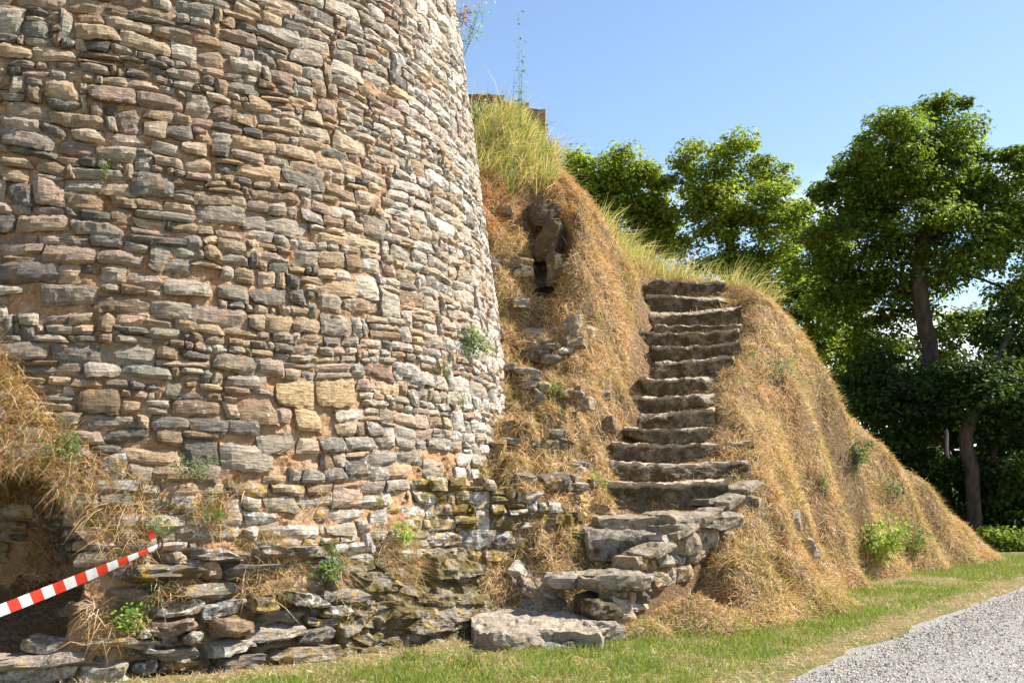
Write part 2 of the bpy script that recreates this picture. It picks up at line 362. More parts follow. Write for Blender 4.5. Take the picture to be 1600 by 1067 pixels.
def height_raw(x, y):
    q = np.stack([np.ravel(x), np.ravel(y)], 1); r = np.zeros(len(q))
    for i in range(0, len(q), 20000):
        s = q[i:i+20000]
        r[i:i+20000] = _phi(((s[:, None]-PT[None, :, :2])**2).sum(-1))@_S[:len(PT)]+np.concatenate([s, np.ones((len(s), 1))], 1)@_S[len(PT):]
    z = r.reshape(np.shape(x))
    up = sm((z-.05)/.5)
    # broken edge of the bulge above the stairs, facing the tower
    rx = x-(y*.052)+.10*np.sin(y*5); z = z-1.3*sm((.04-rx)/.09)*sm((rx+.60)/.45)*sm((y-13.35)/.2)*sm((14.3-y)/.3)
    # gullies in the outer bank
    gx = x-y*.316+.1*np.sin(y*4); z = z-.10*np.exp(-(gx/.12)**2)*sm((y-11.9)/.5)*sm((15-y)/.8)
    gx = x-y*.348-.05*np.sin(z*3); z = z-.30*np.exp(-(gx/.13)**2)*sm((y-13.2)/.5)*sm((15.8-y)/.5)
    lf = sm((y*.095-x)/.3)
    lump = (fbm(x*1.6, y*1.6, z*1.3, 31)-.5)*.34+(fbm(x*5, y*5, z*4, 32)-.5)*(.26+.26*lf)+(fbm(x*14, y*14, z*11, 33, 2)-.5)*(.11+.07*lf)
    lump = lump+lf*.22*(cell(x*3.1+.4*fbm(x*6, y*6, 0, 36), y*4.2, 37)-.5)+lf*.10*(cell(x*8, y*9, 38)-.5)
    near = sm((19-y)/4)*.8+.2
    # keep the flight itself close to its line
    flight = np.exp(-((x-(1.75+(y-11)*.2))/.75)**2)*sm((y-10.6)/.5)*sm((15.3-y)/.4)
    return z+lump*up*near*(1-.85*flight)
gx_ = np.unique(np.concatenate([np.arange(-11, -1.6, .4), np.arange(-1.6, 9, .045), np.arange(9, 14, .3)]))
gy_ = np.unique(np.concatenate([np.arange(6, 9, .2), np.arange(9, 18.5, .045), np.arange(18.5, 34, .4)]))
GX, GY = np.meshgrid(gx_, gy_); GZ = height_raw(GX, GY)
GZ = np.maximum(GZ, -.12)
DY_, DX_ = np.gradient(GZ, gy_, gx_)
def _bil(Z, x, y):
    i = np.clip(np.searchsorted(gx_, x)-1, 0, len(gx_)-2); j = np.clip(np.searchsorted(gy_, y)-1, 0, len(gy_)-2)
    u = np.clip((x-gx_[i])/(gx_[i+1]-gx_[i]), 0, 1); v = np.clip((y-gy_[j])/(gy_[j+1]-gy_[j]), 0, 1)
    return Z[j, i]*(1-u)*(1-v)+Z[j, i+1]*u*(1-v)+Z[j+1, i]*(1-u)*v+Z[j+1, i+1]*u*v
def hz(x, y): return _bil(GZ, np.asarray(x, float), np.asarray(y, float))
def hn(x, y): return nrm(np.stack([-_bil(DX_, x, y), -_bil(DY_, x, y), np.ones(np.shape(x))], -1))
nx_, ny_ = len(gx_), len(gy_)
ii = (np.arange(ny_-1)[:, None]*nx_+np.arange(nx_-1)[None, :]).ravel()
bank = mesh('embankment', np.stack([GX.ravel(), GY.ravel(), GZ.ravel()], 1), np.stack([ii, ii+1, ii+nx_+1, ii+nx_], 1), M_SOIL, smooth=True)
tag(bank, kind='structure', label='steep earth bank covered in dry cut grass beside the stairs')
def ray(px, py, y0=8.6, y1=30):              # where the line of sight through a pixel first meets the bank or the ground
    ys = np.arange(y0, y1, .03); X = ys*(px-800)/F; Z = EYE-ys*(py-HZ)/F; g = np.maximum(hz(X, ys), 0)
    k = np.argmax(g >= Z); k = k if (g >= Z).any() else -1
    return np.array([X[k], ys[k], max(g[k], 0)])

gs = 2500.0
tag(mesh('ground', [(-gs, -gs, 0), (gs, -gs, 0), (gs, gs, 0), (-gs, gs, 0)], [(0, 1, 2, 3)], M_GROUND), kind='structure', label='flat turf ground at the foot of the bank')
EDGE = np.array([(-4, -1.5), (.3, 5), (1.96, 7.24), (3.67, 9.5), (5.2, 11.4), (7.05, 13.7), (10.4, 17.6), (15, 22), (24, 28)])
def edge_x(y): return np.interp(y, EDGE[:, 1], EDGE[:, 0])
ys = np.arange(-1.5, 28, .12); ex = edge_x(ys)+(fbm(ys*1.5, 0, 0, 71)-.5)*.35
V = []; Fc = []
for i, (x, y) in enumerate(zip(ex, ys)): V += [(x, y, .006), (x+1.2, y, .012), (x+5.5, y-1, .006)]
for i in range(len(ys)-1):
    for k in (0, 1): Fc.append((3*i+k, 3*i+k+1, 3*i+4+k, 3*i+3+k))
path = tag(mesh('gravel_path', V, Fc, M_PATH), kind='structure', label='pale grey gravel path curving past the bank')

# ------------------------------------------------------------------ round tower
TC = np.array([-5.38, 12.8, 0.0]); BAT = .135; RS = 5.3
def ledge(td): return np.interp(td, [4, 10, 14, 18, 22, 26, 200], [3.4, 3.1, 2.75, 2.2, 1.7, 1.42, 1.42])+.22*(vn(td*.16, 3, 0, 5)-.5)
def tower_r(th, h):
    td = np.degrees(th); L = ledge(td); b = np.maximum(L-h, 0)
    r = 5-BAT*(h-5)+sm(b/.3)*(.015+.125*np.minimum(b, 1.6))
    te = np.interp(h, [0, .35, .6, .95, 1.2, 1.45], [20, 20.5, 22.2, 22.6, 20.6, 19.5])+1.2*(vn(h*6, 0, 0, 8)-.5)
    return r-1.3*sm((te-td)/.6)*sm((1.56-h)/.06)
def tower_p(s, h, d, sc=None, hc=None):
    h = h+.13*(fbm(s*.8, h*1.0, 0, 45, 2)-.5)+.035*(vn(s*3.1, h*3.1, 0, 46)-.5); s = s+.05*(vn(s*2.3, h*4.5, 0, 47)-.5)
    th = s/RS
    if sc is None: r = tower_r(th, h)
    else: r = tower_r(np.full_like(th, sc/RS), np.full_like(h, hc))-BAT*(h-hc)
    r = r+d
    return np.stack([TC[0]+r*np.sin(th), TC[1]-r*np.cos(th), h], -1)
TOP = 8.6
tower = empty('round_tower', TC, 'round rubble stone tower with tan mortar joints, filling the left half', 'tower')
# mortar core: fine where it is seen, one closed ring
ths = np.unique(np.concatenate([np.radians(np.arange(2, 118, .36)), np.radians(np.arange(118, 362, 4))]))
hs_ = np.arange(-.1, TOP, .036)
TH, HH = np.meshgrid(ths, hs_)
RR = tower_r(TH, HH)-.042+(fbm(TH*45, HH*9, 0, 41, 3)-.5)*.07+(vn(TH*170, HH*34, 0, 43)-.5)*.034
nt_, nh_ = len(ths), len(hs_)
V = np.stack([TC[0]+RR*np.sin(TH), TC[1]-RR*np.cos(TH), HH], -1).reshape(-1, 3)
j, i = np.meshgrid(np.arange(nh_-1), np.arange(nt_), indexing='ij'); i2 = (i+1) % nt_
Fc = np.stack([(j*nt_+i), (j*nt_+i2), ((j+1)*nt_+i2), ((j+1)*nt_+i)], -1).reshape(-1, 4)
core = mesh('mortar_core', V, Fc, M_MORTAR, tower, center=TC)
V = [(TC[0]+4.4*math.sin(a), TC[1]-4.4*math.cos(a), TOP-.08) for a in np.linspace(0, 2*math.pi, 64, endpoint=False)]
mesh('tower_top', V, [tuple(range(64))], M_SOIL, tower, center=TC)
rng = np.random.default_rng(11)
cand = []
W_LEFT = (2.2, 3, 3.6, 2.2, 2.0, 2.4, .8, 2.4); W_RIGHT = (2.2, 3.2, 1.0, .2, 1.4, .2, 7, 1.8); W_LOW = (3, 3, 1.6, .8, .8, 1.4, 3.4, 1.6)
LAY = layout(R_(6)*RS, R_(114)*RS, .0, TOP-.1, rng, hr=(.068, .158), wr=(1.25, 3.3), gap=.006, split=.12)
# a few large dressed blocks low on the wall stand out from the rubble
BLOCKS = []
for px, py, wb, hb in ((465, 613, .34, .24), (528, 617, .42, .24), (480, 652, .26, .19), (388, 712, .36, .22), (680, 735, .30, .20), (430, 690, .30, .20), (300, 450, .36, .13), (110, 462, .42, .15)):
    tt = np.radians(np.arange(8, 80, .05)); hh_ = np.full_like(tt, 2.0)
    for _ in range(6):
        rb = tower_r(tt, hh_); yb = TC[1]-rb*np.cos(tt); hh_ = EYE-yb*(py-HZ)/F
    kb = int(np.argmin(np.abs(800+F*(TC[0]+rb*np.sin(tt))/yb-px))); BLOCKS.append((tt[kb]*RS, float(hh_[kb]), wb, hb))
LAY = [q for q in LAY if not any(abs(q[0]-b[0]) < (q[2]*.75+b[2])/2 and abs(q[1]-b[1]) < (q[3]*.7+b[3])/2 for b in BLOCKS)]+BLOCKS
for (sc, hc, w_, h_) in LAY:
    if w_ < .035 or h_ < .022: continue
    td = math.degrees(sc/RS)
    if hc < .72 and td > 43: continue                          # bedrock shows here
    if hc < .74 and td < 46: continue                          # loose slabs lie here
    th = sc/RS
    low = hc < ledge(td)
    if low and rng.random() < .07: continue
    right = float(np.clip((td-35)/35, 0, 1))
    wt = np.array(W_LEFT)*(1-right)+np.array(W_RIGHT)*right
    if low: wt = np.array(W_LOW)
    proud = rng.uniform(-.004, .030)*(1.25 if td < 45 else .8) if not low else rng.uniform(-.01, .055)
    t = tone(rng, wt)*(1+.18*right)  # tone and lichen lift rightward: greyer stone plus painted sunlit flank
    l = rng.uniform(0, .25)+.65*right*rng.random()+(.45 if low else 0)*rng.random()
    mo = (.25+.55*rng.random()) if low else max(0, rng.normal(-.25, .2))
    rr = tower_r(np.array([th]), np.array([hc]))[0]
    p = np.array([TC[0]+rr*math.sin(th), TC[1]-rr*math.cos(th), hc])
    px, py = 800+F*p[0]/p[1], HZ-F*(p[2]-EYE)/p[1]
    fac = max(0, (math.sin(th)*(-p[0])-math.cos(th)*(-p[1]))/math.hypot(p[0], p[1]))
    vis = 0 if (px < -20 or py < -10 or (px > 760 and hc < 2)) else w_*h_*fac/p[1]**2
    if (sc, hc, w_, h_) in BLOCKS: t = np.array((.50, .37, .21))*rng.uniform(.9, 1.1) if BLOCKS.index((sc, hc, w_, h_)) < 3 else t; proud = .022; l = .1; mo = 0; low = False
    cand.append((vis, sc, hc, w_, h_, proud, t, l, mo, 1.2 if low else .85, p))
order = sorted(range(len(cand)), key=lambda k: -cand[k][0]); big = set(order[:300])
acc = Acc()
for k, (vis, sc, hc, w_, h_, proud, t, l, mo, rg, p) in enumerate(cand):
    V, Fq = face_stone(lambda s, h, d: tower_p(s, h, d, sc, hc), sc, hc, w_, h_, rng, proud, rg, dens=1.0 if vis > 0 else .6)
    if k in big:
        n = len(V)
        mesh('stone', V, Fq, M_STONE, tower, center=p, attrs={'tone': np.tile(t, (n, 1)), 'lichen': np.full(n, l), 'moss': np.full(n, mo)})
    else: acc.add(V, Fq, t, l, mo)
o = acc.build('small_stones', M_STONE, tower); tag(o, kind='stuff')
o.location = -Vector(TC)
print('tower stones', len(cand))
# loose flat slabs stacked at the tower's foot
footing = empty('dry_stone_footing', (TC[0]+5.9*math.sin(R_(30)), TC[1]-5.9*math.cos(R_(30)), 0), 'loose flat grey slabs stacked without mortar at the tower foot, below the striped tape', 'dry stone')
k = 0; hh = -.02; rng = np.random.default_rng(5)
while hh < .80:
    rh = rng.uniform(.07, .15); s = R_(14.5 if hh > .35 else 16)*RS
    while s < R_(43.5)*RS:
        wd = rng.uniform(.14, .62)**1.0; td = math.degrees((s+wd/2)/RS)
        if rng.random() < .9 and not (td < 22.5 and hh > .24) and not (td < 18.5):
            th = (s+wd/2)/RS; out = rng.uniform(-.16, .05)+.10*(1-hh/.8)
            rr = tower_r(np.array([R_(30)]), np.array([hh]))[0]+out-.12
            dep = rng.uniform(.35, .6)
            loc = (TC[0]+rr*math.sin(th), TC[1]-rr*math.cos(th), hh+rh/2)
            rock_obj('slab', loc, (wd*1.03, dep, rh*rng.uniform(.75, 1.02)), 100+k, (rng.normal(0, .08), rng.normal(0, .07), th+rng.normal(0, .2)), parent=footing,
                     n=(7, 5, 4), rnd=.14, rough=.045, cuts=6, l=rng.uniform(.1, .6), mo=rng.uniform(.1, .7), t=tone(rng, (3, 3, 1.5, 1.5, .5, 3, 1.2, 1)), fr=5, lam=.03)
            k += 1
        s += wd+.005
    hh += rh*.97

# mossy bedrock between the slabs and the stairs
u = np.linspace(R_(41), R_(74), 240); v = np.linspace(-.08, .86, 110)
U, Vv = np.meshgrid(u, v); ud = np.degrees(U)
rr = 5.62+.16+.16*sm((.9-Vv)/.9)-BAT*(Vv-.4)+(fbm(U*9+Vv*1.2, Vv*2.0-U*4, 0, 51)-.5)*.34
rr -= .5*sm((Vv-.80)/.06)+.5*sm((41.8-ud)/.8)+.3*sm((ud-72.5)/1.5)
q1, q2 = U*11+Vv*1.6+1.5*fbm(U*6, Vv*2, 0, 53), Vv*5.5-U*2.2; rr += (cell(q1, q2, 3)-.5)*.16+(cell(q1*2.3, q2*2.1, 4)-.5)*.08+(fbm(U*90, Vv*16, 0, 55, 3)-.5)*.07
V = np.stack([TC[0]+rr*np.sin(U), TC[1]-rr*np.cos(U), Vv], -1).reshape(-1, 3)
i = (np.arange(109)[:, None]*240+np.arange(239)[None, :]).ravel(); n = len(V)
bed = tag(mesh('bedrock', V, np.stack([i, i+1, i+241, i+240], 1), M_ROCK, attrs={'tone': np.tile((.27, .24, .20), (n, 1)), 'lichen': np.full(n, .1), 'moss': np.full(n, .55)}), kind='structure', label='mossy brown bedrock face under the tower wall')

# ------------------------------------------------------------------ wall running from tower to stairs
def poly_surface(pts, batter=.12):
    pts = np.array(pts, float); seg = np.linalg.norm(np.diff(pts[:, :2], axis=0), axis=1); cum = np.concatenate([[0], np.cumsum(seg)])
    def P(s, h, d):
        x = np.interp(s, cum, pts[:, 0]); y = np.interp(s, cum, pts[:, 1])
        e = .08; tx = np.interp(s+e, cum, pts[:, 0])-np.interp(s-e, cum, pts[:, 0]); ty = np.interp(s+e, cum, pts[:, 1])-np.interp(s-e, cum, pts[:, 1])
        L = np.maximum(np.hypot(tx, ty), 1e-6); nx, ny = ty/L, -tx/L
        return np.stack([x+nx*(d-batter*h), y+ny*(d-batter*h), h], -1)
    return P, cum[-1], lambda s, c: np.interp(s, cum, pts[:, c])
def masonry(parent, pts, seed, lay, wts, name='stone', lich=.5, moss=.6, proud=(-.02, .07), rough=1.4, batter=.12, m=None, back=.25, skip=.04):
    P, L, prof = poly_surface(pts, batter); rng = np.random.default_rng(seed); n0 = 0
    lo = min(p[2] for p in pts); hi = max(p[3] for p in pts)
    for (sc, hc, w_, h_) in layout(0, L, lo, hi, rng, **lay):
        if w_ < .04 or h_ < .025 or sc > L or sc < 0 or hc < prof(sc, 2)-.05 or hc > prof(sc, 3)-.02 or rng.random() < skip: continue
        V, Fq = face_stone(P, sc, hc, w_, h_, rng, rng.uniform(*proud), rough, back=back)
        n = len(V); c = P(np.array([sc]), np.array([hc]), np.array([0.]))[0]
        mesh(name, V, Fq, m or M_STONE, parent, center=c, attrs={'tone': np.tile(tone(rng, wts), (n, 1)), 'lichen': np.full(n, lich*rng.uniform(.3, 1.3)), 'moss': np.full(n, moss*rng.uniform(.4, 1.4))}); n0 += 1
    # earth and mortar behind the stones
    ss = np.linspace(0, L, 50); V = []
    for s in ss:
        a = np.array([s])
        for h, d in ((prof(s, 2)-.3, -.035), (prof(s, 3)-.05, -.035), (prof(s, 3)-.06, -.35)): V.append(P(a, np.array([h]), np.array([d]))[0])
    Fc = [(3*i+k, 3*i+3+k, 3*i+4+k, 3*i+1+k) for i in range(49) for k in (0, 1)]
    mesh('core', V, Fc, M_SOIL, parent, center=V[0])
    return n0
revet = empty('revetment_wall', (0, 10.1, .5), 'low crumbling mossy wall joining the tower base to the stairs', 'wall')
masonry(revet, [(-1.25, 9.22, .72, 1.50), (-.62, 9.62, .66, 1.50), (-.1, 9.95, .62, 1.44), (.35, 10.16, .62, 1.34), (.70, 10.34, .70, 1.16), (.93, 10.62, .85, 1.14)], 21, dict(hr=(.10, .19), wr=(1.1, 2.4), split=.15), W_LOW, moss=.9, lich=.6)

# ------------------------------------------------------------------ stairs
stairs = empty('stone_staircase', (1.3, 10.2, 0), 'old stone staircase with hollowed mossy treads climbing the bank', 'staircase')
for k, (l, r, yl, yr, Yl, Yr, ri) in enumerate(STEPS):
    a = np.array(pp(l, yl, Yl)); b = np.array(pp(r, yr, Yr)); L = np.linalg.norm((b-a)[:2]); hgt = ri*Yl/F+.06; dep = .52
    th = math.atan2(b[1]-a[1], b[0]-a[0]); tilt = -math.atan2(b[2]-a[2], L); c = (a+b)/2
    c = c+np.array([-math.sin(th), math.cos(th), 0])*(dep/2)-np.array([0, 0, hgt/2-.012])
    rock_obj('step', c, (L, dep, hgt), 300+k, (0, tilt, th), M_STEP, stairs, n=(44, 9, 10), rnd=.05, rough=.042, cuts=3, sag=.04, fr=8, l=.20, mo=.60, worn_lit=1.2,
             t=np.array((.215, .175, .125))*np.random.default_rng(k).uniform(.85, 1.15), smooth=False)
# wide landing slabs and the three big stones at the foot
def flat(name, px, py, Y, size, rz, seed, parent, tilt=(0, 0), **kw):
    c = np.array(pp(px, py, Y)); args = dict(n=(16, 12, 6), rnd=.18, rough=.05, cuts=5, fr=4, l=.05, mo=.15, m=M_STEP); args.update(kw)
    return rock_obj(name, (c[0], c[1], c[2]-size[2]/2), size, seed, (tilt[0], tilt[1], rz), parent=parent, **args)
flat('landing_slab', 1075, 800, 10.75, (.95, .70, .16), R_(30), 401, stairs, t=(.34, .285, .215))
flat('landing_slab', 985, 806, 10.65, (.80, .66, .20), R_(8), 402, stairs, t=(.32, .27, .20))
flat('step', 972, 824, 10.32, (.78, .40, .34), R_(4), 403, stairs, t=(.30, .26, .21), mo=.35)
flat('step', 1050, 818, 10.42, (.50, .50, .30), R_(28), 404, stairs, t=(.31, .26, .195), mo=.3)
flat('step', 955, 893, 9.62, (.66, .46, .15), R_(14), 405, stairs, t=(.34, .29, .22), mo=.3)
flat('step', 880, 893, 9.70, (.34, .34, .14), R_(-10), 406, stairs, t=(.34, .29, .235), rnd=.4)
flat('step', 935, 930, 9.45, (.36, .40, .22), R_(20), 407, stairs, t=(.28, .24, .18), mo=.8)
side = empty('stair_side_wall', (1.9, 10.2, .4), 'low lichened stone kerb wall along the right of the lower steps', 'wall')
masonry(side, [(.86, 9.30, .10, .50), (1.18, 9.52, .18, .62), (1.62, 9.98, .40, .93), (2.10, 10.52, .66, 1.15), (2.48, 10.92, .84, 1.32), (2.80, 11.22, .92, 1.45)], 23, dict(hr=(.12, .2), wr=(1.0, 2.0), split=.12), (2, 3, 1.5, 1, .5, .6, 2.5, 2), moss=.6, lich=.35, batter=.1, back=.3)
for k, (x, y, z, sx_, rz) in enumerate(((1.05, 9.58, .52, .42, 40), (1.38, 9.92, .76, .44, 44), (1.72, 10.26, .95, .46, 46), (2.06, 10.62, 1.10, .44, 45), (2.36, 10.95, 1.24, .40, 45), (2.62, 11.22, 1.38, .34, 40))):
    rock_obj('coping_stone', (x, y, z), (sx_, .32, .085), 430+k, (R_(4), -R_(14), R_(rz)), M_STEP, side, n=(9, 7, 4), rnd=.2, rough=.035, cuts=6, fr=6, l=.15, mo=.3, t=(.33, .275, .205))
# big broken slab of living rock at the bottom
slab = empty('base_slab', (.25, 9.2, 0), 'large flat cracked rock slab lying at the bottom of the stairs', 'rock')
flat('rock', 842, 962, 9.38, (1.25, 1.12, .22), R_(6), 411, slab, tilt=(R_(3), 0), t=(.40, .345, .275), n=(30, 24, 9), rough=.075, mo=0, l=.0)
flat('rock', 902, 981, 8.86, (.46, .36, .20), R_(-12), 412, slab, t=(.37, .32, .255), mo=0, rough=.06)
flat('rock', 808, 984, 8.80, (.60, .36, .21), R_(20), 413, slab, t=(.38, .32, .255), mo=0, rough=.06)
flat('rock', 936, 968, 9.15, (.32, .40, .20), R_(30), 414, slab, t=(.36, .31, .26), mo=.1, rough=.06)
flat('rock', 870, 1003, 8.72, (.34, .20, .10), R_(5), 415, slab, t=(.30, .27, .23), mo=.3)
tag(flat('flat_stone', 772, 1046, 7.85, (.34, .18, .06), R_(6), 416, None, t=(.42, .36, .30), mo=0), 'small pale flat stone lying in the grass in front of the slab', 'stone')
# splintered outcrop left of the slab
outc = empty('rock_outcrop', (.1, 9.75, 0), 'splintered grey schist outcrop rising behind the base slab', 'rock')
for k in range(16):
    q = np.random.default_rng(500+k); px = q.uniform(812, 872); py = 905+(px-812)*.5+q.uniform(-14, 38); c = pp(px, py, 9.75+(950-py)*.004)
    rock_obj('rock', c, (q.uniform(.14, .3), .22, q.uniform(.05, .1)), 520+k, (R_(28), R_(q.uniform(20, 40)), q.normal(0, .3)), parent=outc, n=(6, 4, 3), rnd=.15, rough=.03, cuts=6, fr=7, t=tone(q, (4, 2, 0, 0, 1, 2, 2, 0)), l=.1, mo=.05)
# stones sticking out of the bank
BANK_STONES = [(838, 408, 48, 12), (815, 425, 30, 14), (868, 450, 16, 16), (846, 527, 60, 16), (890, 520, 30, 16), (905, 545, 28, 10), (862, 562, 34, 14), (900, 515, 22, 30), (925, 522, 18, 24), (836, 560, 40, 16),
    (830, 590, 30, 14), (850, 603, 26, 16), (905, 612, 22, 16), (945, 617, 16, 10), (842, 640, 36, 14), (898, 735, 44, 14), (955, 668, 26, 30), (860, 700, 26, 16), (818, 756, 44, 24), (862, 752, 50, 24), (905, 730, 30, 18), (842, 790, 44, 18),
    (900, 780, 36, 20), (850, 820, 40, 18), (938, 800, 50, 14), (905, 840, 26, 18), (800, 668, 26, 18), (812, 498, 30, 14), (790, 330, 22, 14), (780, 700, 24, 16), (1178, 795, 30, 40), (1262, 860, 22, 26), (1240, 815, 18, 30), (1338, 720, 12, 40)]
q = np.random.default_rng(77)
for cx_, cy_, m_ in ((850, 430, 7), (870, 540, 9), (830, 610, 7), (900, 640, 5), (845, 700, 6), (900, 760, 6), (800, 560, 5), (850, 355, 6), (780, 420, 4)):
    for _ in range(m_): BANK_STONES.append((cx_+q.normal(0, 22), cy_+q.normal(0, 16), q.uniform(12, 40), q.uniform(7, 17)))
for k, (px, py, wp, hp) in enumerate(BANK_STONES):
    p = ray(px, py, 10.0); s = p[1]/F; q = np.random.default_rng(600+k)
    rock_obj('stone', p+np.array([0, .06, -.01]), (wp*s, .34, hp*s*1.1), 600+k, (R_(q.uniform(-6, 10)), q.normal(0, .09), q.normal(0, .25)), parent=bank, n=(7, 5, 4), rnd=.15, rough=.04, cuts=6, fr=6, l=.25, mo=q.uniform(.2, .8), t=tone(q, (3, 3, 1, 1, .5, 3, 1, 1)), lam=.03)

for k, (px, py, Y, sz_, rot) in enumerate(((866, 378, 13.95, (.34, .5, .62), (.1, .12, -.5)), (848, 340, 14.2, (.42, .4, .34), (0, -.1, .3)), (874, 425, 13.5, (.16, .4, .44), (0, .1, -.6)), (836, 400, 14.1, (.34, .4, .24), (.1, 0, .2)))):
    rock_obj('stone', pp(px, py, Y), sz_, 680+k, rot, M_ROCK, bank, n=(8, 7, 8), rnd=.1, rough=.07, cuts=7, fr=5, l=0, mo=.35, t=(.13, .10, .075))  # added blocks, coloured dark to stand in for the hollow's shadow
# ------------------------------------------------------------------ ruined wall on top of the bank
ruin = empty('ruined_wall', (-.4, 16.1, 6.2), 'broken wall stub above the bank, half hidden in tall grass', 'wall')
masonry(ruin, [(-2.2, 15.95, 6.0, 7.85), (-.5, 15.98, 5.8, 7.75), (.25, 16.0, 5.6, 7.55), (.52, 16.02, 5.5, 7.45), (.58, 16.25, 5.5, 7.45), (.60, 16.7, 5.5, 7.5)], 27, dict(hr=(.12, .2), wr=(1.2, 2.6)), (1, 2, 3, 3, 1, 1, 1, 2), moss=.7, lich=.2, batter=.02)

rock_obj('wall_core', (-.85, 16.33, 6.4), (2.76, .55, 2.2), 690, (0, R_(2), 0), M_STONE, ruin, n=(20, 6, 16), rnd=.03, rough=.04, cuts=1, fr=4, t=(.36, .27, .17), l=.1, mo=.5)
# ------------------------------------------------------------------ straw, grass: uncountable strands
def strands(name, P, D, Nn, L, W, lift, droop, C, m, parent=None, label=None, cat=None):
    n = len(P); L = np.broadcast_to(L, n)[:, None]; W = np.broadcast_to(W, n)[:, None]; lift = np.broadcast_to(lift, n)[:, None]; droop = np.broadcast_to(droop, n)[:, None]
    side = nrm(np.cross(D, Nn+np.random.normal(0, .45, (n, 3))))*W/2
    hor = D*np.array([1, 1, 0]); Z = np.array([0, 0, 1.0])
    p1 = P+D*L*.52+Nn*lift; p2 = P+D*L+Nn*lift*.9+hor*L*droop*.5-Z*L*droop*.55
    V = np.stack([P-side, P+side, p1-side*.8, p1+side*.8, p2], 1).reshape(-1, 3)
    b = np.arange(n)[:, None]*5
    Fc = np.concatenate([b+np.array([0, 1, 3]), b+np.array([0, 3, 2]), b+np.array([2, 3, 4])], 0)
    o = mesh(name, V, Fc, m, parent, attrs={'tone': np.repeat(C, 5, 0)})
    return tag(o, label, cat, None, 'stuff')
STRAW = np.array([(.58, .395, .195), (.66, .49, .28), (.44, .275, .125), (.52, .325, .15), (.70, .57, .36), (.36, .215, .095), (.44, .355, .14)])
GREEN = np.array([(.14, .22, .03), (.20, .29, .04), (.25, .30, .06), (.11, .18, .03), (.32, .34, .10), (.42, .37, .16)])
def pal(n, A, p=None, var=.14):
    return np.clip(A[np.random.choice(len(A), n, p=p)]*(1+np.random.normal(0, var, (n, 1))), .01, .9)
def on_tower(X, Y, Zc): return np.hypot(X-TC[0], Y-TC[1]) < tower_r(np.radians(np.full(len(X), 80.)), np.clip(Zc, 1.5, 8))-.02
def scatter(n, x0, x1, y0, y1):
    X = np.random.uniform(x0, x1, n); Y = np.random.uniform(y0, y1, n); return X, Y
def in_view(X, Y, Z, m=60):
    px = 800+F*X/Y; py = HZ-F*(Z-EYE)/Y; return (px > -m) & (px < 1600+m) & (py > -m) & (py < 1067+m)
# flattened cut straw over the bank
X, Y = scatter(1000000, -1.6, 8.8, 9.2, 18.5); Z = hz(X, Y); nn = hn(X, Y)
steep = 1/np.maximum(nn[:, 2], .25)
msk = (Z > .03) & in_view(X, Y, Z) & ~on_tower(X, Y, Z)
dens = .42*steep*(.35+1.2*sm((fbm(X*4, Y*4, Z*4, 61)-.32)/.3))*np.where(nn[:, 1] < .25, 1, .3)*np.clip(12/Y, .5, 1)
patch = sm((fbm(X*3.5, Y*3.5, Z*2, 62)-.54)/.06)      # bare spots
dens *= (1-.85*patch*np.where(X < Y*.085, 1, .6))*sm((nn[:, 2]-.16)/.14)
fl = (np.abs(X-(1.75+(Y-11.2)*.2)) < .62) & (Y > 10.9) & (Y < 15.2); dens = np.where(fl, dens*.10, dens)
msk &= np.random.random(len(X)) < dens
X, Y, Z, nn = X[msk], Y[msk], Z[msk], nn[msk]; n = len(X); print('straw', n)
down = nrm(np.stack([nn[:, 0], nn[:, 1], -(1-nn[:, 2]**2)/np.maximum(nn[:, 2], .2)], 1)+1e-6)
D = nrm(down*np.random.normal(.22, .6, (n, 1))+np.random.normal(0, .8, (n, 3))); D = nrm(D-nn*(D*nn).sum(1, keepdims=True)*.75+nn*.10)
C = pal(n, STRAW, (.2, .18, .17, .18, .1, .1, .07)); hue = fbm(X*2.0, Y*2.0, Z*2.2, 67); C = C*(.72+.62*fbm(X*2.6, Y*2.6, Z*2, 68))[:, None]*np.where((hue > .56)[:, None], np.array([.88, .87, .70]), np.where((hue < .44)[:, None], np.array([1.04, .95, .88]), 1.0)); C = np.where(((Z > 4.7) & (X < Y*.07))[:, None], C*np.array([1.02, .90, .80]), C); gsel = np.random.random(n) < .02+.16*sm((fbm(X*1.4, Y*1.4, Z, 64)-.60)/.1); C[gsel] = pal(gsel.sum(), GREEN)
strands('dry_straw', np.stack([X, Y, Z], 1)+nn*.005, D, nn, np.random.uniform(.04, .18, n)*np.random.uniform(.6, 1.2, n), np.random.uniform(.0035, .0075, n), np.random.uniform(0, .04, n), np.random.uniform(0, .25, n), C, M_STRAW, None, 'dry cut straw lying matted over the bank', 'straw')
# tufts standing on the bank
X, Y = scatter(60000, -.8, 8.8, 9.6, 18); Z = hz(X, Y); msk = (Z > .05) & in_view(X, Y, Z) & ~on_tower(X, Y, Z) & (fbm(X*2.0, Y*2.0, 0, 66) > .57); fl = (np.abs(X-(1.75+(Y-11.2)*.2)) < .62) & (Y > 10.9) & (Y < 15.2); msk &= ~fl
X, Y, Z = X[msk], Y[msk], Z[msk]; n = len(X); nn = hn(X, Y)
C = pal(n, STRAW); g = np.random.random(n) < .4; C[g] = pal(g.sum(), GREEN)
strands('bank_grass', np.stack([X, Y, Z], 1), nrm(nn*.5+np.array([0, 0, .6])+np.random.normal(0, .4, (n, 3))), np.tile((0, -1., 0), (n, 1)), np.random.uniform(.06, .20, n), np.random.uniform(.005, .01, n), 0, np.random.uniform(.1, .6, n), C, M_STRAW, None, 'thin tufts of grass standing in the straw', 'grass')
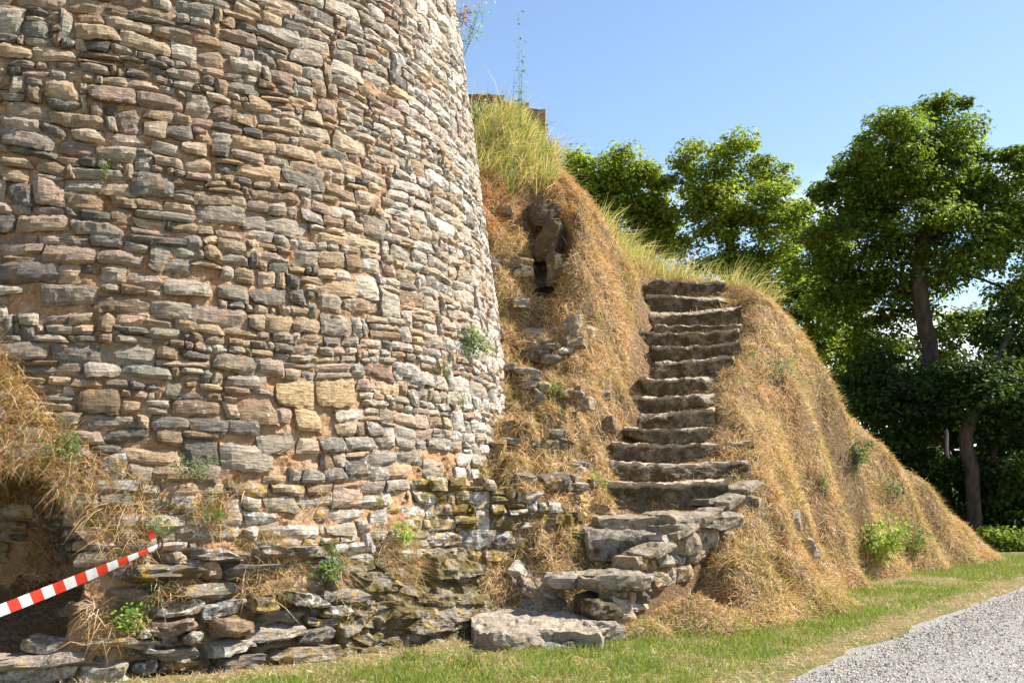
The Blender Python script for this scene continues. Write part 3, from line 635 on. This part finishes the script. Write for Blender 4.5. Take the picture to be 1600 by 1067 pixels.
# tall wild grass at the top of the bank and on the plateau behind the stairs
def tall_grass(name, n, x0, x1, y0, y1, zmin, L, label, pg=.5, cond=None):
    X, Y = scatter(n, x0, x1, y0, y1); Z = hz(X, Y); msk = (Z > zmin) & ~on_tower(X, Y, Z)
    if cond is not None: msk &= cond(X, Y, Z)
    X, Y, Z = X[msk], Y[msk], Z[msk]; n = len(X)
    C = pal(n, np.array([(.52, .46, .24), (.40, .38, .15), (.60, .52, .30)])); g = np.random.random(n) < pg; C[g] = pal(g.sum(), np.array([(.20, .27, .06), (.28, .32, .10), (.14, .22, .04)]))
    D = nrm(np.array([.18, -.1, 1])+np.random.normal(0, .42, (n, 3)))
    return strands(name, np.stack([X, Y, Z], 1), D, np.tile((0, -1., 0), (n, 1)), np.random.uniform(L[0], L[1], n), np.random.uniform(.005, .011, n), 0, np.random.uniform(.1, .8, n), C, M_GRASS, None, label, 'grass')
tall_grass('tall_grass', 9000, -.9, .62, 14.2, 16.0, 5.5, (.10, .50), 'tall pale green grass on the bank top beside the tower', .33)
tall_grass('wispy_grass', 420, -.7, .75, 14.6, 16.6, 5.8, (.5, 1.0), 'wispy seed heads standing over the bank top', .25)
tall_grass('seed_grass', 6500, 1.3, 4.0, 15.0, 18.5, 3.9, (.15, .7), 'tall straw coloured seed grass beyond the top of the stairs', .22, lambda X, Y, Z: (np.abs(X-2.55) > .75) | (Y > 15.6))
# verge: green turf between bank and path, straw along the path's edge
X, Y = scatter(640000, -4.2, 10.5, 6.9, 19); Z = np.maximum(hz(X, Y), 0); dd = edge_x(Y)-X
nb = fbm(X*.9, Y*.9, 0, 81); nf = fbm(X*3, Y*3, 0, 82)
foot = _bil(GZ, X, Y); wall_d = np.hypot(X-TC[0], Y-TC[1])-5.95
gm = sm((dd-.10-.5*nf)/.35)*sm((.10+.25*nb-foot)/.12)*sm((nb-.35+.10*sm((X-.5)/2))/.14)*(.35+.65*sm((nf-.36)/.18))*sm((wall_d-.25-.5*nf)/.25)*sm((X+2.9)/.8)
slb = (X > -.35) & (X < .85) & (Y > 8.75) & (Y < 9.8)
msk = in_view(X, Y, Z) & (np.random.random(len(X)) < gm*.8*np.clip(9.5/Y, .4, 1)) & ~slb
Xg, Yg, Zg = X[msk], Y[msk], Z[msk]; n = len(Xg); print('turf', n)
strands('turf_grass', np.stack([Xg, Yg, Zg], 1), nrm(np.array([0, 0, 1.0])+np.random.normal(0, .42, (n, 3))), np.tile((0, -1., 0), (n, 1)), np.random.uniform(.03, .115, n)*(.7+.6*fbm(Xg*2, Yg*2, 0, 84)), np.random.uniform(.003, .0065, n), 0, np.random.uniform(.1, .7, n), pal(n, GREEN, (.25, .27, .2, .08, .12, .08)), M_GRASS, None, 'short green turf between the bank and the gravel path', 'grass')
gs2 = in_view(X, Y, Z) & (dd > -.28+.5*nf) & (foot < .25) & (wall_d > -.1) & ~slb & (np.random.random(len(X)) < .34*(1-.72*gm)*np.clip(10/Y, .5, 1))
Xg, Yg, Zg = X[gs2], Y[gs2], Z[gs2]; n = len(Xg); print('litter', n)
D = nrm(np.random.normal(0, 1, (n, 3))*np.array([1, 1, .16])+np.array([0, 0, .12]))
strands('straw_litter', np.stack([Xg, Yg, Zg+.008], 1), D, np.tile((0, 0, 1.), (n, 1)), np.random.uniform(.02, .10, n), np.random.uniform(.002, .0045, n), np.random.uniform(0, .02, n), 0, pal(n, STRAW), M_STRAW, None, 'loose dry straw strewn over the ground and path edge', 'straw')
# gravel
X, Y = scatter(120000, 1.0, 9.5, 6.9, 16); dd = X-edge_x(Y); msk = (dd > .02+.25*np.random.random(len(X))) & in_view(X, Y, 0*X) & (np.random.random(len(X)) < np.clip(9/Y, .3, 1))
X, Y = X[msk], Y[msk]; n = len(X); print('gravel', n)
oc = np.array([(1, 0, 0), (0, 1, 0), (-1, 0, 0), (0, -1, 0), (0, 0, 1), (0, 0, -.6)], float); of = np.array([(0, 1, 4), (1, 2, 4), (2, 3, 4), (3, 0, 4), (1, 0, 5), (2, 1, 5), (3, 2, 5), (0, 3, 5)])
sz = np.minimum(np.random.lognormal(-4.85, .45, (n, 1, 1)), .019); V = oc[None]*sz*np.random.uniform(.6, 1.35, (n, 6, 3))*np.array([1, 1, .7]); an = np.random.uniform(0, 6.3, n); ca, sa = np.cos(an)[:, None], np.sin(an)[:, None]
V = np.stack([V[..., 0]*ca-V[..., 1]*sa, V[..., 0]*sa+V[..., 1]*ca, V[..., 2]], -1)+np.stack([X, Y, np.full(n, .012)], 1)[:, None]
C = pal(n, np.array([(.40, .365, .32), (.52, .47, .41), (.28, .255, .23), (.46, .38, .30), (.19, .175, .16)]))
tag(mesh('gravel', V.reshape(-1, 3), (np.arange(n)[:, None, None]*6+of[None]).reshape(-1, 3), M_GRAVEL, path, attrs={'tone': np.repeat(C, 6, 0)}), kind='stuff')
# dry grass hanging on the lower tower wall
n = 150000; td = np.random.uniform(12, 74, n); h = np.random.uniform(.1, 3.3, n); L = ledge(td)
nz_ = fbm(td*.35, h*3.2, 0, 91)
pr = np.where(td < 26, sm((L+.15-h)/.3)*sm((h-1.25)/.25)*sm((25-td)/6)*1.5, 0)+sm((L+.06-h)/.1)*sm((h-.2)/.3)*sm((nz_-.50)/.07)*.45
msk = np.random.random(n) < pr; td, h = td[msk], h[msk]; th = np.radians(td); n = len(th); r = tower_r(th, h)+.005+np.where((h < .75) & (td < 43), np.random.uniform(0, .22, n), 0)
out = np.stack([np.sin(th), -np.cos(th), np.full(n, 0)], 1); P = np.stack([TC[0]+r*np.sin(th), TC[1]-r*np.cos(th), h], 1)
D = nrm(out*np.random.uniform(.2, 1, (n, 1))+np.array([0, 0, .15])+np.random.normal(0, .6, (n, 3)))
C = pal(n, STRAW*np.array([1.0, .92, .9])); g = np.random.random(n) < .10; C[g] = pal(g.sum(), GREEN)
strands('wall_straw', P, D, out, np.random.uniform(.04, .24, n), np.random.uniform(.0025, .005, n), 0, np.random.uniform(.2, 1.1, n), C, M_STRAW, None, 'dry grass clinging to ledges of the lower tower wall', 'straw')

# ------------------------------------------------------------------ weeds and shrubs
def leaves(P, Nn, size, C, asp=.6):
    n = len(P); up = nrm(Nn+np.random.normal(0, .35, (n, 3))); a = nrm(np.cross(up, np.random.normal(0, 1, (n, 3)))); b = np.cross(up, a)
    s = np.broadcast_to(size, n)[:, None]
    V = np.stack([P-a*s*.5, P+b*s*asp*.5+up*s*.08, P+a*s*.5-up*s*.1, P-b*s*asp*.5+up*s*.08], 1).reshape(-1, 3)
    return V, np.arange(n*4).reshape(-1, 4), np.repeat(C, 4, 0)
def weed(name, base, out, hgt, spread, nst, nlf, size, cols, label, cat='plant', hang=0.0):
    base = np.array(base, float); out = nrm(np.array(out, float)); root = empty(name, base, label, cat)
    D = nrm(out*.55*np.random.uniform(.2, 1.2, (nst, 1))+np.array([0, 0, 1-2*hang])+np.random.normal(0, .9*spread/max(hgt, .05), (nst, 3)))
    L = hgt*np.random.uniform(.5, 1.05, nst); P0 = base+np.random.normal(0, spread*.3, (nst, 3))*np.array([1, 1, .3])
    stn = strands('stem', P0, D, np.tile(out, (nst, 1)), L, .007, .01, .1, pal(nst, np.array([(.16, .20, .05), (.25, .22, .09)])), M_GRASS, root); stn.location = -Vector(base)
    k = np.random.randint(0, nst, nlf); u = np.random.uniform(.25, 1.0, nlf)[:, None]
    Pl = P0[k]+D[k]*L[k][:, None]*u+np.random.normal(0, size*.7+spread*.08, (nlf, 3))
    V, Fc, C = leaves(Pl, np.array([.3, -.4, .7])+out*.4, np.random.uniform(.6, 1.3, nlf)*size, pal(nlf, np.array(cols), var=.2))
    fo = mesh('foliage', V, Fc, M_LEAF, root, attrs={'tone': C}); fo.location = -Vector(base); tag(fo, kind='stuff')
    return root
def twall(px, py, extra=0.0):                # the point of the tower's face seen at a pixel
    best = None
    for td in np.arange(8, 92, .25):
        t = R_(td)
        for r0 in (0,):
            y = TC[1]-5.3*math.cos(t); z = EYE-y*(py-HZ)/F; r = float(tower_r(np.array([t]), np.array([z]))[0])+extra; x, y = TC[0]+r*math.sin(t), TC[1]-r*math.cos(t)
            e = abs(800+F*x/y-px)
            if best is None or e < best[0]: best = (e, x, y, EYE-y*(py-HZ)/F, t)
    return best[1:4], (math.sin(best[4]), -math.cos(best[4]), .1)
LG = [(.10, .20, .035), (.15, .26, .05), (.08, .15, .03)]; GG = [(.16, .21, .11), (.22, .27, .15), (.12, .18, .07)]; YG = [(.26, .36, .04), (.20, .32, .04), (.34, .40, .06)]; DG = [(.04, .09, .015), (.07, .13, .02), (.10, .18, .03)]
for px, py, hg, sp, ns, nl, sz_, cl, hang, lb in (
    (732, 512, .38, .14, 16, 420, .04, GG+LG, 1.0, 'leafy green clump hanging on the tower wall near its right edge'),
    (692, 575, .16, .08, 8, 90, .03, GG, .5, 'small grey green tuft on the wall, left of the hanging clump'),
    (718, 635, .18, .06, 8, 80, .03, GG, .2, 'small green sprig on the wall, below the hanging clump'),
    (100, 712, .26, .16, 14, 260, .03, GG+LG, .1, 'grey green bushy weed on the ledge at the left edge'),
    (305, 748, .30, .12, 12, 200, .028, GG, .1, 'wispy grey weed growing mid wall, up and right of the iron ring'),
    (245, 838, .18, .08, 10, 120, .03, GG, .1, 'small silvery weed right above the iron ring'),
    (232, 905, .22, .09, 10, 160, .03, GG, .9, 'grey green weed hanging below the iron ring'),
    (200, 985, .24, .16, 14, 240, .035, LG+YG, 0, 'green leafy weeds between the loose slabs'),
    (515, 905, .32, .10, 12, 130, .05, GG+LG, .1, 'long leaved thistle at the right end of the loose slabs'),
    (628, 845, .20, .09, 10, 130, .04, YG, .1, 'bright yellow green weed low on the wall'),
    (722, 805, .14, .05, 6, 70, .035, YG, .1, 'small bright weed on the wall between the yellow green weed and the stairs'),
    (335, 812, .12, .06, 6, 60, .035, LG, .1, 'small bright green plant right of the iron ring'),
    (165, 278, .14, .03, 5, 40, .03, LG, 0, 'tiny green sprout high on the tower wall at left')):
    p, o_ = twall(px, py, .05); weed('wall_weed', p, o_, hg, sp, ns, nl, sz_, cl, lb, 'weed', hang)
p = ray(1372, 880, 12); weed('shrub', p, (.2, -1, .2), .75, .30, 26, 700, .07, YG, 'bright yellow green shrub at the foot of the outer bank', 'shrub')
p = ray(1425, 870, 12); weed('grass_clump', p, (.2, -1, .2), .6, .22, 60, 160, .06, LG, 'dark green clump right of the bright yellow green shrub', 'shrub')
p = ray(1340, 735, 12); weed('ivy', p, (.3, -1, .2), .5, .10, 14, 220, .055, LG+DG, 'green ivy climbing the notch in the outer bank', 'ivy')
p = ray(1395, 775, 12); weed('ivy', p, (.3, -1, .2), .22, .40, 22, 320, .055, LG+DG, 'sprawling ivy patch above the bright yellow green shrub', 'ivy')
p = ray(1218, 590, 12); weed('ivy', p, (.3, -1, .2), .3, .35, 18, 200, .05, GG, 'thin ivy creeping over the upper outer bank', 'ivy')
p = ray(1285, 780, 12); weed('bank_weed', p, (.3, -1, .2), .26, .08, 12, 70, .045, LG+GG, 'green weed in the gully of the outer bank', 'weed')
for px, py, hg, sp, lb in ((930, 765, .22, .14, 'green weeds left of the lowest wide riser'), (905, 850, .16, .12, 'green weeds in the corner below the landing'), (1000, 865, .14, .14, 'tuft of grass on the kerb wall beside the lower steps'),
                           (868, 620, .25, .16, 'green weeds on the bank halfway up between tower and stairs'), (745, 690, .30, .12, 'thin green weeds where the tower base meets the bank')):
    p = ray(px, py, 9.3); weed('bank_weed', p, (.1, -1, .3), hg, sp, 22, 110, .035, LG+YG, lb, 'weed')
for px, py, lb in ((735, 1040, 'grass tuft left of the small flat stone'), (720, 990, 'weeds at the left corner of the base slab'), (640, 1030, 'grass tuft on the turf below the bedrock')):
    Yg_ = 2332/(py-HZ); weed('grass_tuft', ((px-800)/F*Yg_, Yg_, 0), (0, -1, .3), .15, .12, 70, 30, .03, LG+YG, lb, 'grass')
p = np.array(pp(812, 262, 14.7)); p[2] = hz(p[0], p[1]); weed('tall_weed', p, (.1, 0, 1), 2.2, .04, 4, 200, .05, LG, 'tall single weed stalk rising above the bank top', 'weed')
p = np.array(pp(800, 325, 14.0)); p[2] = hz(p[0], p[1]); weed('tall_weed', p, (.1, -.3, 1), 1.1, .08, 4, 90, .05, GG+LG, 'thin weed stalk on the bank, below the tallest stalk', 'weed')
for py, hg, lb, cl in ((85, .8, 'climbing weed at the top right edge of the tower', LG+YG), (40, .5, 'reddish dry weed on the tower edge at the top of the picture', [(.36, .16, .08), (.42, .24, .12), (.2, .2, .05)]), (190, .35, 'small weed on the tower edge above the wall stub', GG)):
    t = R_(91); z = EYE+12.8*(HZ-py)/F; r = float(tower_r(np.array([t]), np.array([z]))[0]); weed('wall_weed', (TC[0]+r*math.sin(t), TC[1]-r*math.cos(t), z), (1, -.2, .3), hg, .10, 8, 130, .05, cl, lb, 'weed')

# ------------------------------------------------------------------ tape and ring
ring_p, ring_o = twall(252, 848, .15); ring_p = np.array(ring_p)
a = np.linspace(0, 2*math.pi, 24, endpoint=False); b_ = np.linspace(0, 2*math.pi, 8, endpoint=False); V = []
for x in a:
    for y in b_:
        rad = .048+.010*math.cos(y); V.append(ring_p+np.array([-.010*math.sin(y)+.6*rad*math.sin(x), rad*math.sin(x)*-.75+.006*math.sin(y), rad*math.cos(x)]))
Fc = [(i*8+j, ((i+1) % 24)*8+j, ((i+1) % 24)*8+(j+1) % 8, i*8+(j+1) % 8) for i in range(24) for j in range(8)]
M_RUST = simple_material('rusty_iron', (.10, .045, .02), (.30, .15, .07), 60, .5, .004)
ring = mesh('iron_ring', V, Fc, M_RUST, center=ring_p, smooth=True); tag(ring, 'rusty iron ring fixed in the wall, holding the striped tape', 'ring')
def plain(name, c, rough=.35):
    m, n, nd, lk, b = mat(name); b.inputs['Base Color'].default_value = (*c, 1); b.inputs['Roughness'].default_value = rough
    t = nd.new('ShaderNodeBsdfTranslucent'); t.inputs[0].default_value = (*c, 1); x = nd.new('ShaderNodeMixShader'); x.inputs[0].default_value = .3
    lk.new(b.outputs[0], x.inputs[1]); lk.new(t.outputs[0], x.inputs[2]); lk.new(x.outputs[0], nd['Material Output'].inputs['Surface']); return m
M_RED = plain('tape_red', (.80, .06, .025)); M_WHITE = plain('tape_white', (.86, .86, .86))
tape = empty('barrier_tape', ring_p, 'red and white striped plastic barrier tape stretched to the iron ring', 'tape')
e1 = np.array(pp(0, 943, 7.0)); dirv = e1-ring_p; Lt = np.linalg.norm(dirv); end = ring_p+dirv*2.0; V = []; ns = 120
for i in range(ns+1):
    u = i/ns; c = ring_p+np.array([0, -.045, -.02])+(end-ring_p)*u; c[2] -= .06*4*u*(1-u)*.5; c[2] = max(c[2], .02)
    wd = .016+.026*sm(np.array(u*4)); tw = .35+.25*math.sin(u*9)
    up = nrm(np.cross(dirv, np.array([0.2, 1.0, 0.0]))); up = up if up[2] > 0 else -up
    bk = nrm(np.cross(up, dirv)); sdv = up*math.cos(tw)+bk*math.sin(tw)
    for q in (-1, -.35, .35, 1): V.append(c+sdv*wd*q+bk*(.004*(1-abs(q))+.0015*math.sin(i*1.9+q)))
Fc = []; mi = []
per = max(1, round(.082/(np.linalg.norm(end-ring_p)/ns)))
for i in range(ns):
    for q in range(3): Fc.append((4*i+q, 4*i+4+q, 4*i+5+q, 4*i+1+q)); mi.append((i//per) % 2)
mesh('ribbon', V, Fc, [M_WHITE, M_RED], tape, center=ring_p, mi=mi, smooth=True)
V = []; 
for i in range(7):
    u = i/6; c = ring_p+np.array([-.02-.035*u, -.05-.02*u, .0+.10*u]); wv = np.array([.014+.012*u, .012*math.sin(u*3), .006])*(1 if u < .9 else .6); V += [c-wv, c+wv]
mesh('loose_end', V, [(2*i, 2*i+1, 2*i+3, 2*i+2) for i in range(6)], [M_WHITE, M_RED], tape, center=ring_p, mi=[0, 0, 1, 1, 1, 1], smooth=True)

# ------------------------------------------------------------------ trees
def tube(path, rad, ns=7):
    path = np.array(path); T = nrm(np.gradient(path, axis=0)); V = []
    for p, t, r in zip(path, T, rad):
        a = nrm(np.cross(t, np.array([.31, .93, .2]))); b = np.cross(t, a)
        for k in range(ns): an = 2*math.pi*k/ns; V.append(p+(a*math.cos(an)+b*math.sin(an))*r)
    n = len(path); Fc = [(i*ns+k, i*ns+(k+1) % ns, (i+1)*ns+(k+1) % ns, (i+1)*ns+k) for i in range(n-1) for k in range(ns)]
    return V, Fc
def tree(name, base, trunk, lobes, npuff, nleaf, cols, label, seed, r0=.3, leaf=.15, puff=.55, group='trees behind the bank', cat='tree', Y=None):
    """trunk: list of points; lobes: (centre, radii) ellipsoids the foliage puffs fill; limbs grow from the trunk to every puff."""
    rng = np.random.default_rng(seed); base = np.array(base, float); root = empty(name, base, label, cat, group)
    trunk = [np.array(t, float) for t in trunk]; pts = [trunk[0]]; par = [-1]
    for t in trunk[1:]:
        a = pts[-1]; m = max(2, int(np.linalg.norm(t-a)/.35))
        for k in range(1, m+1): pts.append(a+(t-a)*k/m+rng.normal(0, .03, 3)); par.append(len(pts)-2)
    nf = max(2, int(len(pts)*.55))
    vol = np.array([np.prod(l[1]) for l in lobes])**.8; puffs = []
    for k in range(npuff):
        c, r = lobes[rng.choice(len(lobes), p=vol/vol.sum())]; d = nrm(rng.normal(0, 1, 3))*rng.uniform(.25, 1)**.45; puffs.append(np.array(c)+d*np.array(r))
    puffs = np.array(puffs); fork = trunk[-1]; puffs = puffs[np.argsort(np.linalg.norm(puffs-fork, axis=1))]; tips = []
    for p in puffs:
        Q = np.array(pts[nf:] if len(pts) > nf else pts); dv = p-Q
        cost = np.linalg.norm(dv, axis=1)+.8*np.maximum(0, Q[:, 2]-p[2]); b = int(np.argmin(cost))+nf
        a = pts[b]; m = max(2, int(np.linalg.norm(p-a)/.35)); last = b; sagv = np.array([0, 0, -.12*np.linalg.norm((p-a)[:2])])
        for k in range(1, m+1):
            u = k/m; pts.append(a+(p-a)*u+sagv*4*u*(1-u)*.5+rng.normal(0, .05, 3)*(k < m)); par.append(last); last = len(pts)-1
        tips.append(last)
    load = np.zeros(len(pts)); 
    for t in tips: load[t] += 1
    for i in range(len(pts)-1, 0, -1): load[par[i]] += load[i]
    rad = r0*(np.maximum(load, .6)/max(load[0], 1))**.46; kids = {}
    for i in range(1, len(pts)): kids.setdefault(par[i], []).append(i)
    V = []; Fc = []; done = set()
    def chain(start):
        pth = [par[start], start] if par[start] >= 0 else [start]
        while True:
            ks = kids.get(pth[-1], [])
            if not ks: break
            ks.sort(key=lambda q: -load[q]); pth.append(ks[0])
            for q in ks[1:]: todo.append(q)
        return pth
    todo = [0]; first = None
    while todo:
        pth = chain(todo.pop())
        if len(pth) < 2: continue
        rs = rad[pth].copy(); 
        if par[pth[1]] == pth[0] and len(pth) > 1 and pth[0] != 0: rs[0] = rs[1]
        if pth[0] == 0: rs[0] *= 1.35
        v, f = tube([pts[q] for q in pth], np.maximum(rs, .008), 8 if rs[0] > .08 else 5)
        if first is None: first = (v, f); continue
        o = len(V); V += list(v); Fc += [tuple(x+o for x in q) for q in f]
    mesh('trunk', first[0], first[1], M_BARK, root, center=base, smooth=True)
    if V: mesh('limbs', V, Fc, M_BARK, root, center=base, smooth=True)
    pc = np.array([pts[t] for t in tips]); k = rng.integers(0, len(pc), nleaf)
    psz = rng.uniform(.55, 1.25, len(pc))*puff; d = nrm(rng.normal(0, 1, (nleaf, 3)))*(rng.random((nleaf, 1))**.40)
    P = pc[k]+d*psz[k][:, None]*np.array([1.15, 1.15, .62])
    ptone = rng.uniform(.75, 1.2, len(pc))
    C = pal(nleaf, np.array(cols), var=.16)*ptone[k][:, None]
    Vl, Fl, Cl = leaves(P, d*.7+np.array([0.1, -.1, .75]), rng.uniform(.65, 1.3, nleaf)*leaf, C, .62)
    mesh('crown', Vl, Fl, M_LEAF, root, center=base, attrs={'tone': Cl})
    return root
def lob(Y, *ls): return [(pp(px, py, Y+dy), (rx*Y/F, ry*1.3*Y/F, ry*Y/F)) for px, py, rx, ry, dy in ls]
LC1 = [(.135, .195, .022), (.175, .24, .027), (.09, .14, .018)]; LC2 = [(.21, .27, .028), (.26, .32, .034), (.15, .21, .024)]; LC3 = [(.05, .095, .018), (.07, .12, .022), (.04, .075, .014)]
Y = 24.0
tree('broadleaf_tree', (pp(1490, 0, Y)[0], Y, 0), [(pp(1490, 0, Y)[0], Y, -.05), pp(1480, 780, Y), pp(1468, 680, Y), pp(1448, 560, Y), pp(1438, 470, Y), pp(1436, 425, Y), pp(1445, 370, Y), pp(1450, 280, Y), pp(1445, 220, Y)],
     lob(Y, (1450, 205, 70, 55, 0), (1385, 235, 55, 60, -1), (1345, 300, 65, 55, .5), (1500, 250, 50, 70, 0), (1560, 310, 60, 65, .5), (1420, 320, 100, 80, 0), (1320, 380, 60, 50, 0), (1520, 380, 80, 60, -.5), (1400, 430, 110, 50, 1), (1310, 470, 55, 40, 1), (1440, 520, 150, 45, 1.5), (1590, 400, 40, 80, 0), (1595, 265, 35, 40, 0), (1600, 340, 40, 45, -.5)), 430, 80000, LC1,
     'tall broadleaf tree with a dark forked trunk at right', 1, .19, .115, .44)
Y = 27.0; x = pp(960, 0, Y)[0]
tree('broadleaf_tree', (x, Y, hz(x, Y)), [(x, Y, float(hz(x, Y))-.1), pp(962, 500, Y), pp(958, 400, Y), pp(965, 320, Y)], lob(Y, (905, 275, 40, 35, 0), (960, 275, 55, 38, 0), (1010, 290, 42, 45, 0), (900, 330, 50, 40, 0), (985, 350, 70, 45, 0), (940, 400, 80, 40, .5), (1030, 370, 30, 40, .5)), 200, 32000, LC2, 'rounded tree rising right behind the bank, leftmost of the trees', 2, .14, .12, .44)
Y = 26.0; x = pp(1150, 0, Y)[0]
tree('broadleaf_tree', (x, Y, max(0, hz(x, Y))), [(x, Y, float(max(0, hz(x, Y)))-.1), pp(1150, 560, Y), pp(1140, 440, Y), pp(1145, 350, Y), pp(1140, 290, Y)], lob(Y, (1105, 250, 45, 32, 0), (1160, 245, 45, 30, 0), (1215, 270, 38, 35, .5), (1085, 310, 45, 45, 0), (1150, 320, 70, 50, 0), (1215, 340, 45, 55, 0), (1110, 395, 70, 40, 0), (1200, 420, 60, 45, 0)), 170, 24000, LC2, 'airy yellow green tree in the middle, above the top of the stairs', 3, .13, .12, .42)
Y = 29.0; x = pp(1262, 0, Y)[0]
tree('broadleaf_tree', (x, Y, 0), [(x, Y, -.05), pp(1262, 640, Y), pp(1258, 520, Y), pp(1262, 420, Y)], lob(Y, (1262, 380, 50, 60, 0), (1230, 460, 60, 60, 0), (1290, 480, 55, 60, 0), (1220, 560, 50, 70, 0), (1290, 600, 70, 60, 0), (1180, 490, 40, 50, 0)), 200, 32000, LC2, 'smaller tree between the airy tree and the tall tree', 4, .12, .13, .48)
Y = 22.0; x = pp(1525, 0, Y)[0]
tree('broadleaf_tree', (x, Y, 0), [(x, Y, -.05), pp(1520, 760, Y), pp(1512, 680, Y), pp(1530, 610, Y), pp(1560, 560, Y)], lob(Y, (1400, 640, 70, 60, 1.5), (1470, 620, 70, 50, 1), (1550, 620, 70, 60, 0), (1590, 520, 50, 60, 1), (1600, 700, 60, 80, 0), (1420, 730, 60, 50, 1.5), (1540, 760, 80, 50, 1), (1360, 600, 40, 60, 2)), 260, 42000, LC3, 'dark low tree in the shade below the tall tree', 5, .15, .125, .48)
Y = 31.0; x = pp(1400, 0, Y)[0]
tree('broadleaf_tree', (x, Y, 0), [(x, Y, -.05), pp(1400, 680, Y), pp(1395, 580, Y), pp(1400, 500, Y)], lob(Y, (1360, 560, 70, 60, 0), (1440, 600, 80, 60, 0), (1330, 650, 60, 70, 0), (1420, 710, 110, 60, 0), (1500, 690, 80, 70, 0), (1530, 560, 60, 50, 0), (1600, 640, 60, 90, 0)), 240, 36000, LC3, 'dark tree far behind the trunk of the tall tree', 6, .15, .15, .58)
Y = 27.0; x = pp(1660, 0, Y)[0]
tree('broadleaf_tree', (x, Y, 0), [(x, Y, -.05), pp(1660, 600, Y), pp(1650, 460, Y)], lob(Y, (1640, 480, 50, 50, 0), (1660, 600, 70, 80, 0), (1620, 560, 30, 30, 0), (1650, 740, 80, 80, 0)), 80, 12000, LC1, 'tree cut by the right edge of the picture', 7, .15, .14, .6)
def bush(px, py, Y, rx, ry, n, cols, label, seed, leaf=.11):
    x = pp(px, 0, Y)[0]; tree('bush', (x, Y, 0), [(x, Y, -.05), pp(px, py+ry*.3, Y), pp(px, py, Y)], lob(Y, (px, py, rx, ry, 0), (px-rx*.6, py+ry*.3, rx*.6, ry*.7, 0), (px+rx*.6, py+ry*.3, rx*.6, ry*.7, 0)), 40, n, cols, label, seed, .04, leaf, .30, 'bushes behind the bank', 'bush')
bush(1560, 855, 20.5, 50, 26, 9000, LC2, 'sunlit green bush at the end of the bank, by the right edge', 11)
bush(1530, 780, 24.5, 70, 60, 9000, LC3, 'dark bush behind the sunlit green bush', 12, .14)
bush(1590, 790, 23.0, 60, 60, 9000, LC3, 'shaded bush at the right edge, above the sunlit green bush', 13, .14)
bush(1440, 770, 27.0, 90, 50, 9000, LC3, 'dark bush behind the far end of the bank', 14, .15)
bush(1250, 700, 33.0, 120, 60, 9000, LC3, 'distant bush hidden behind the outer bank', 15, .2)
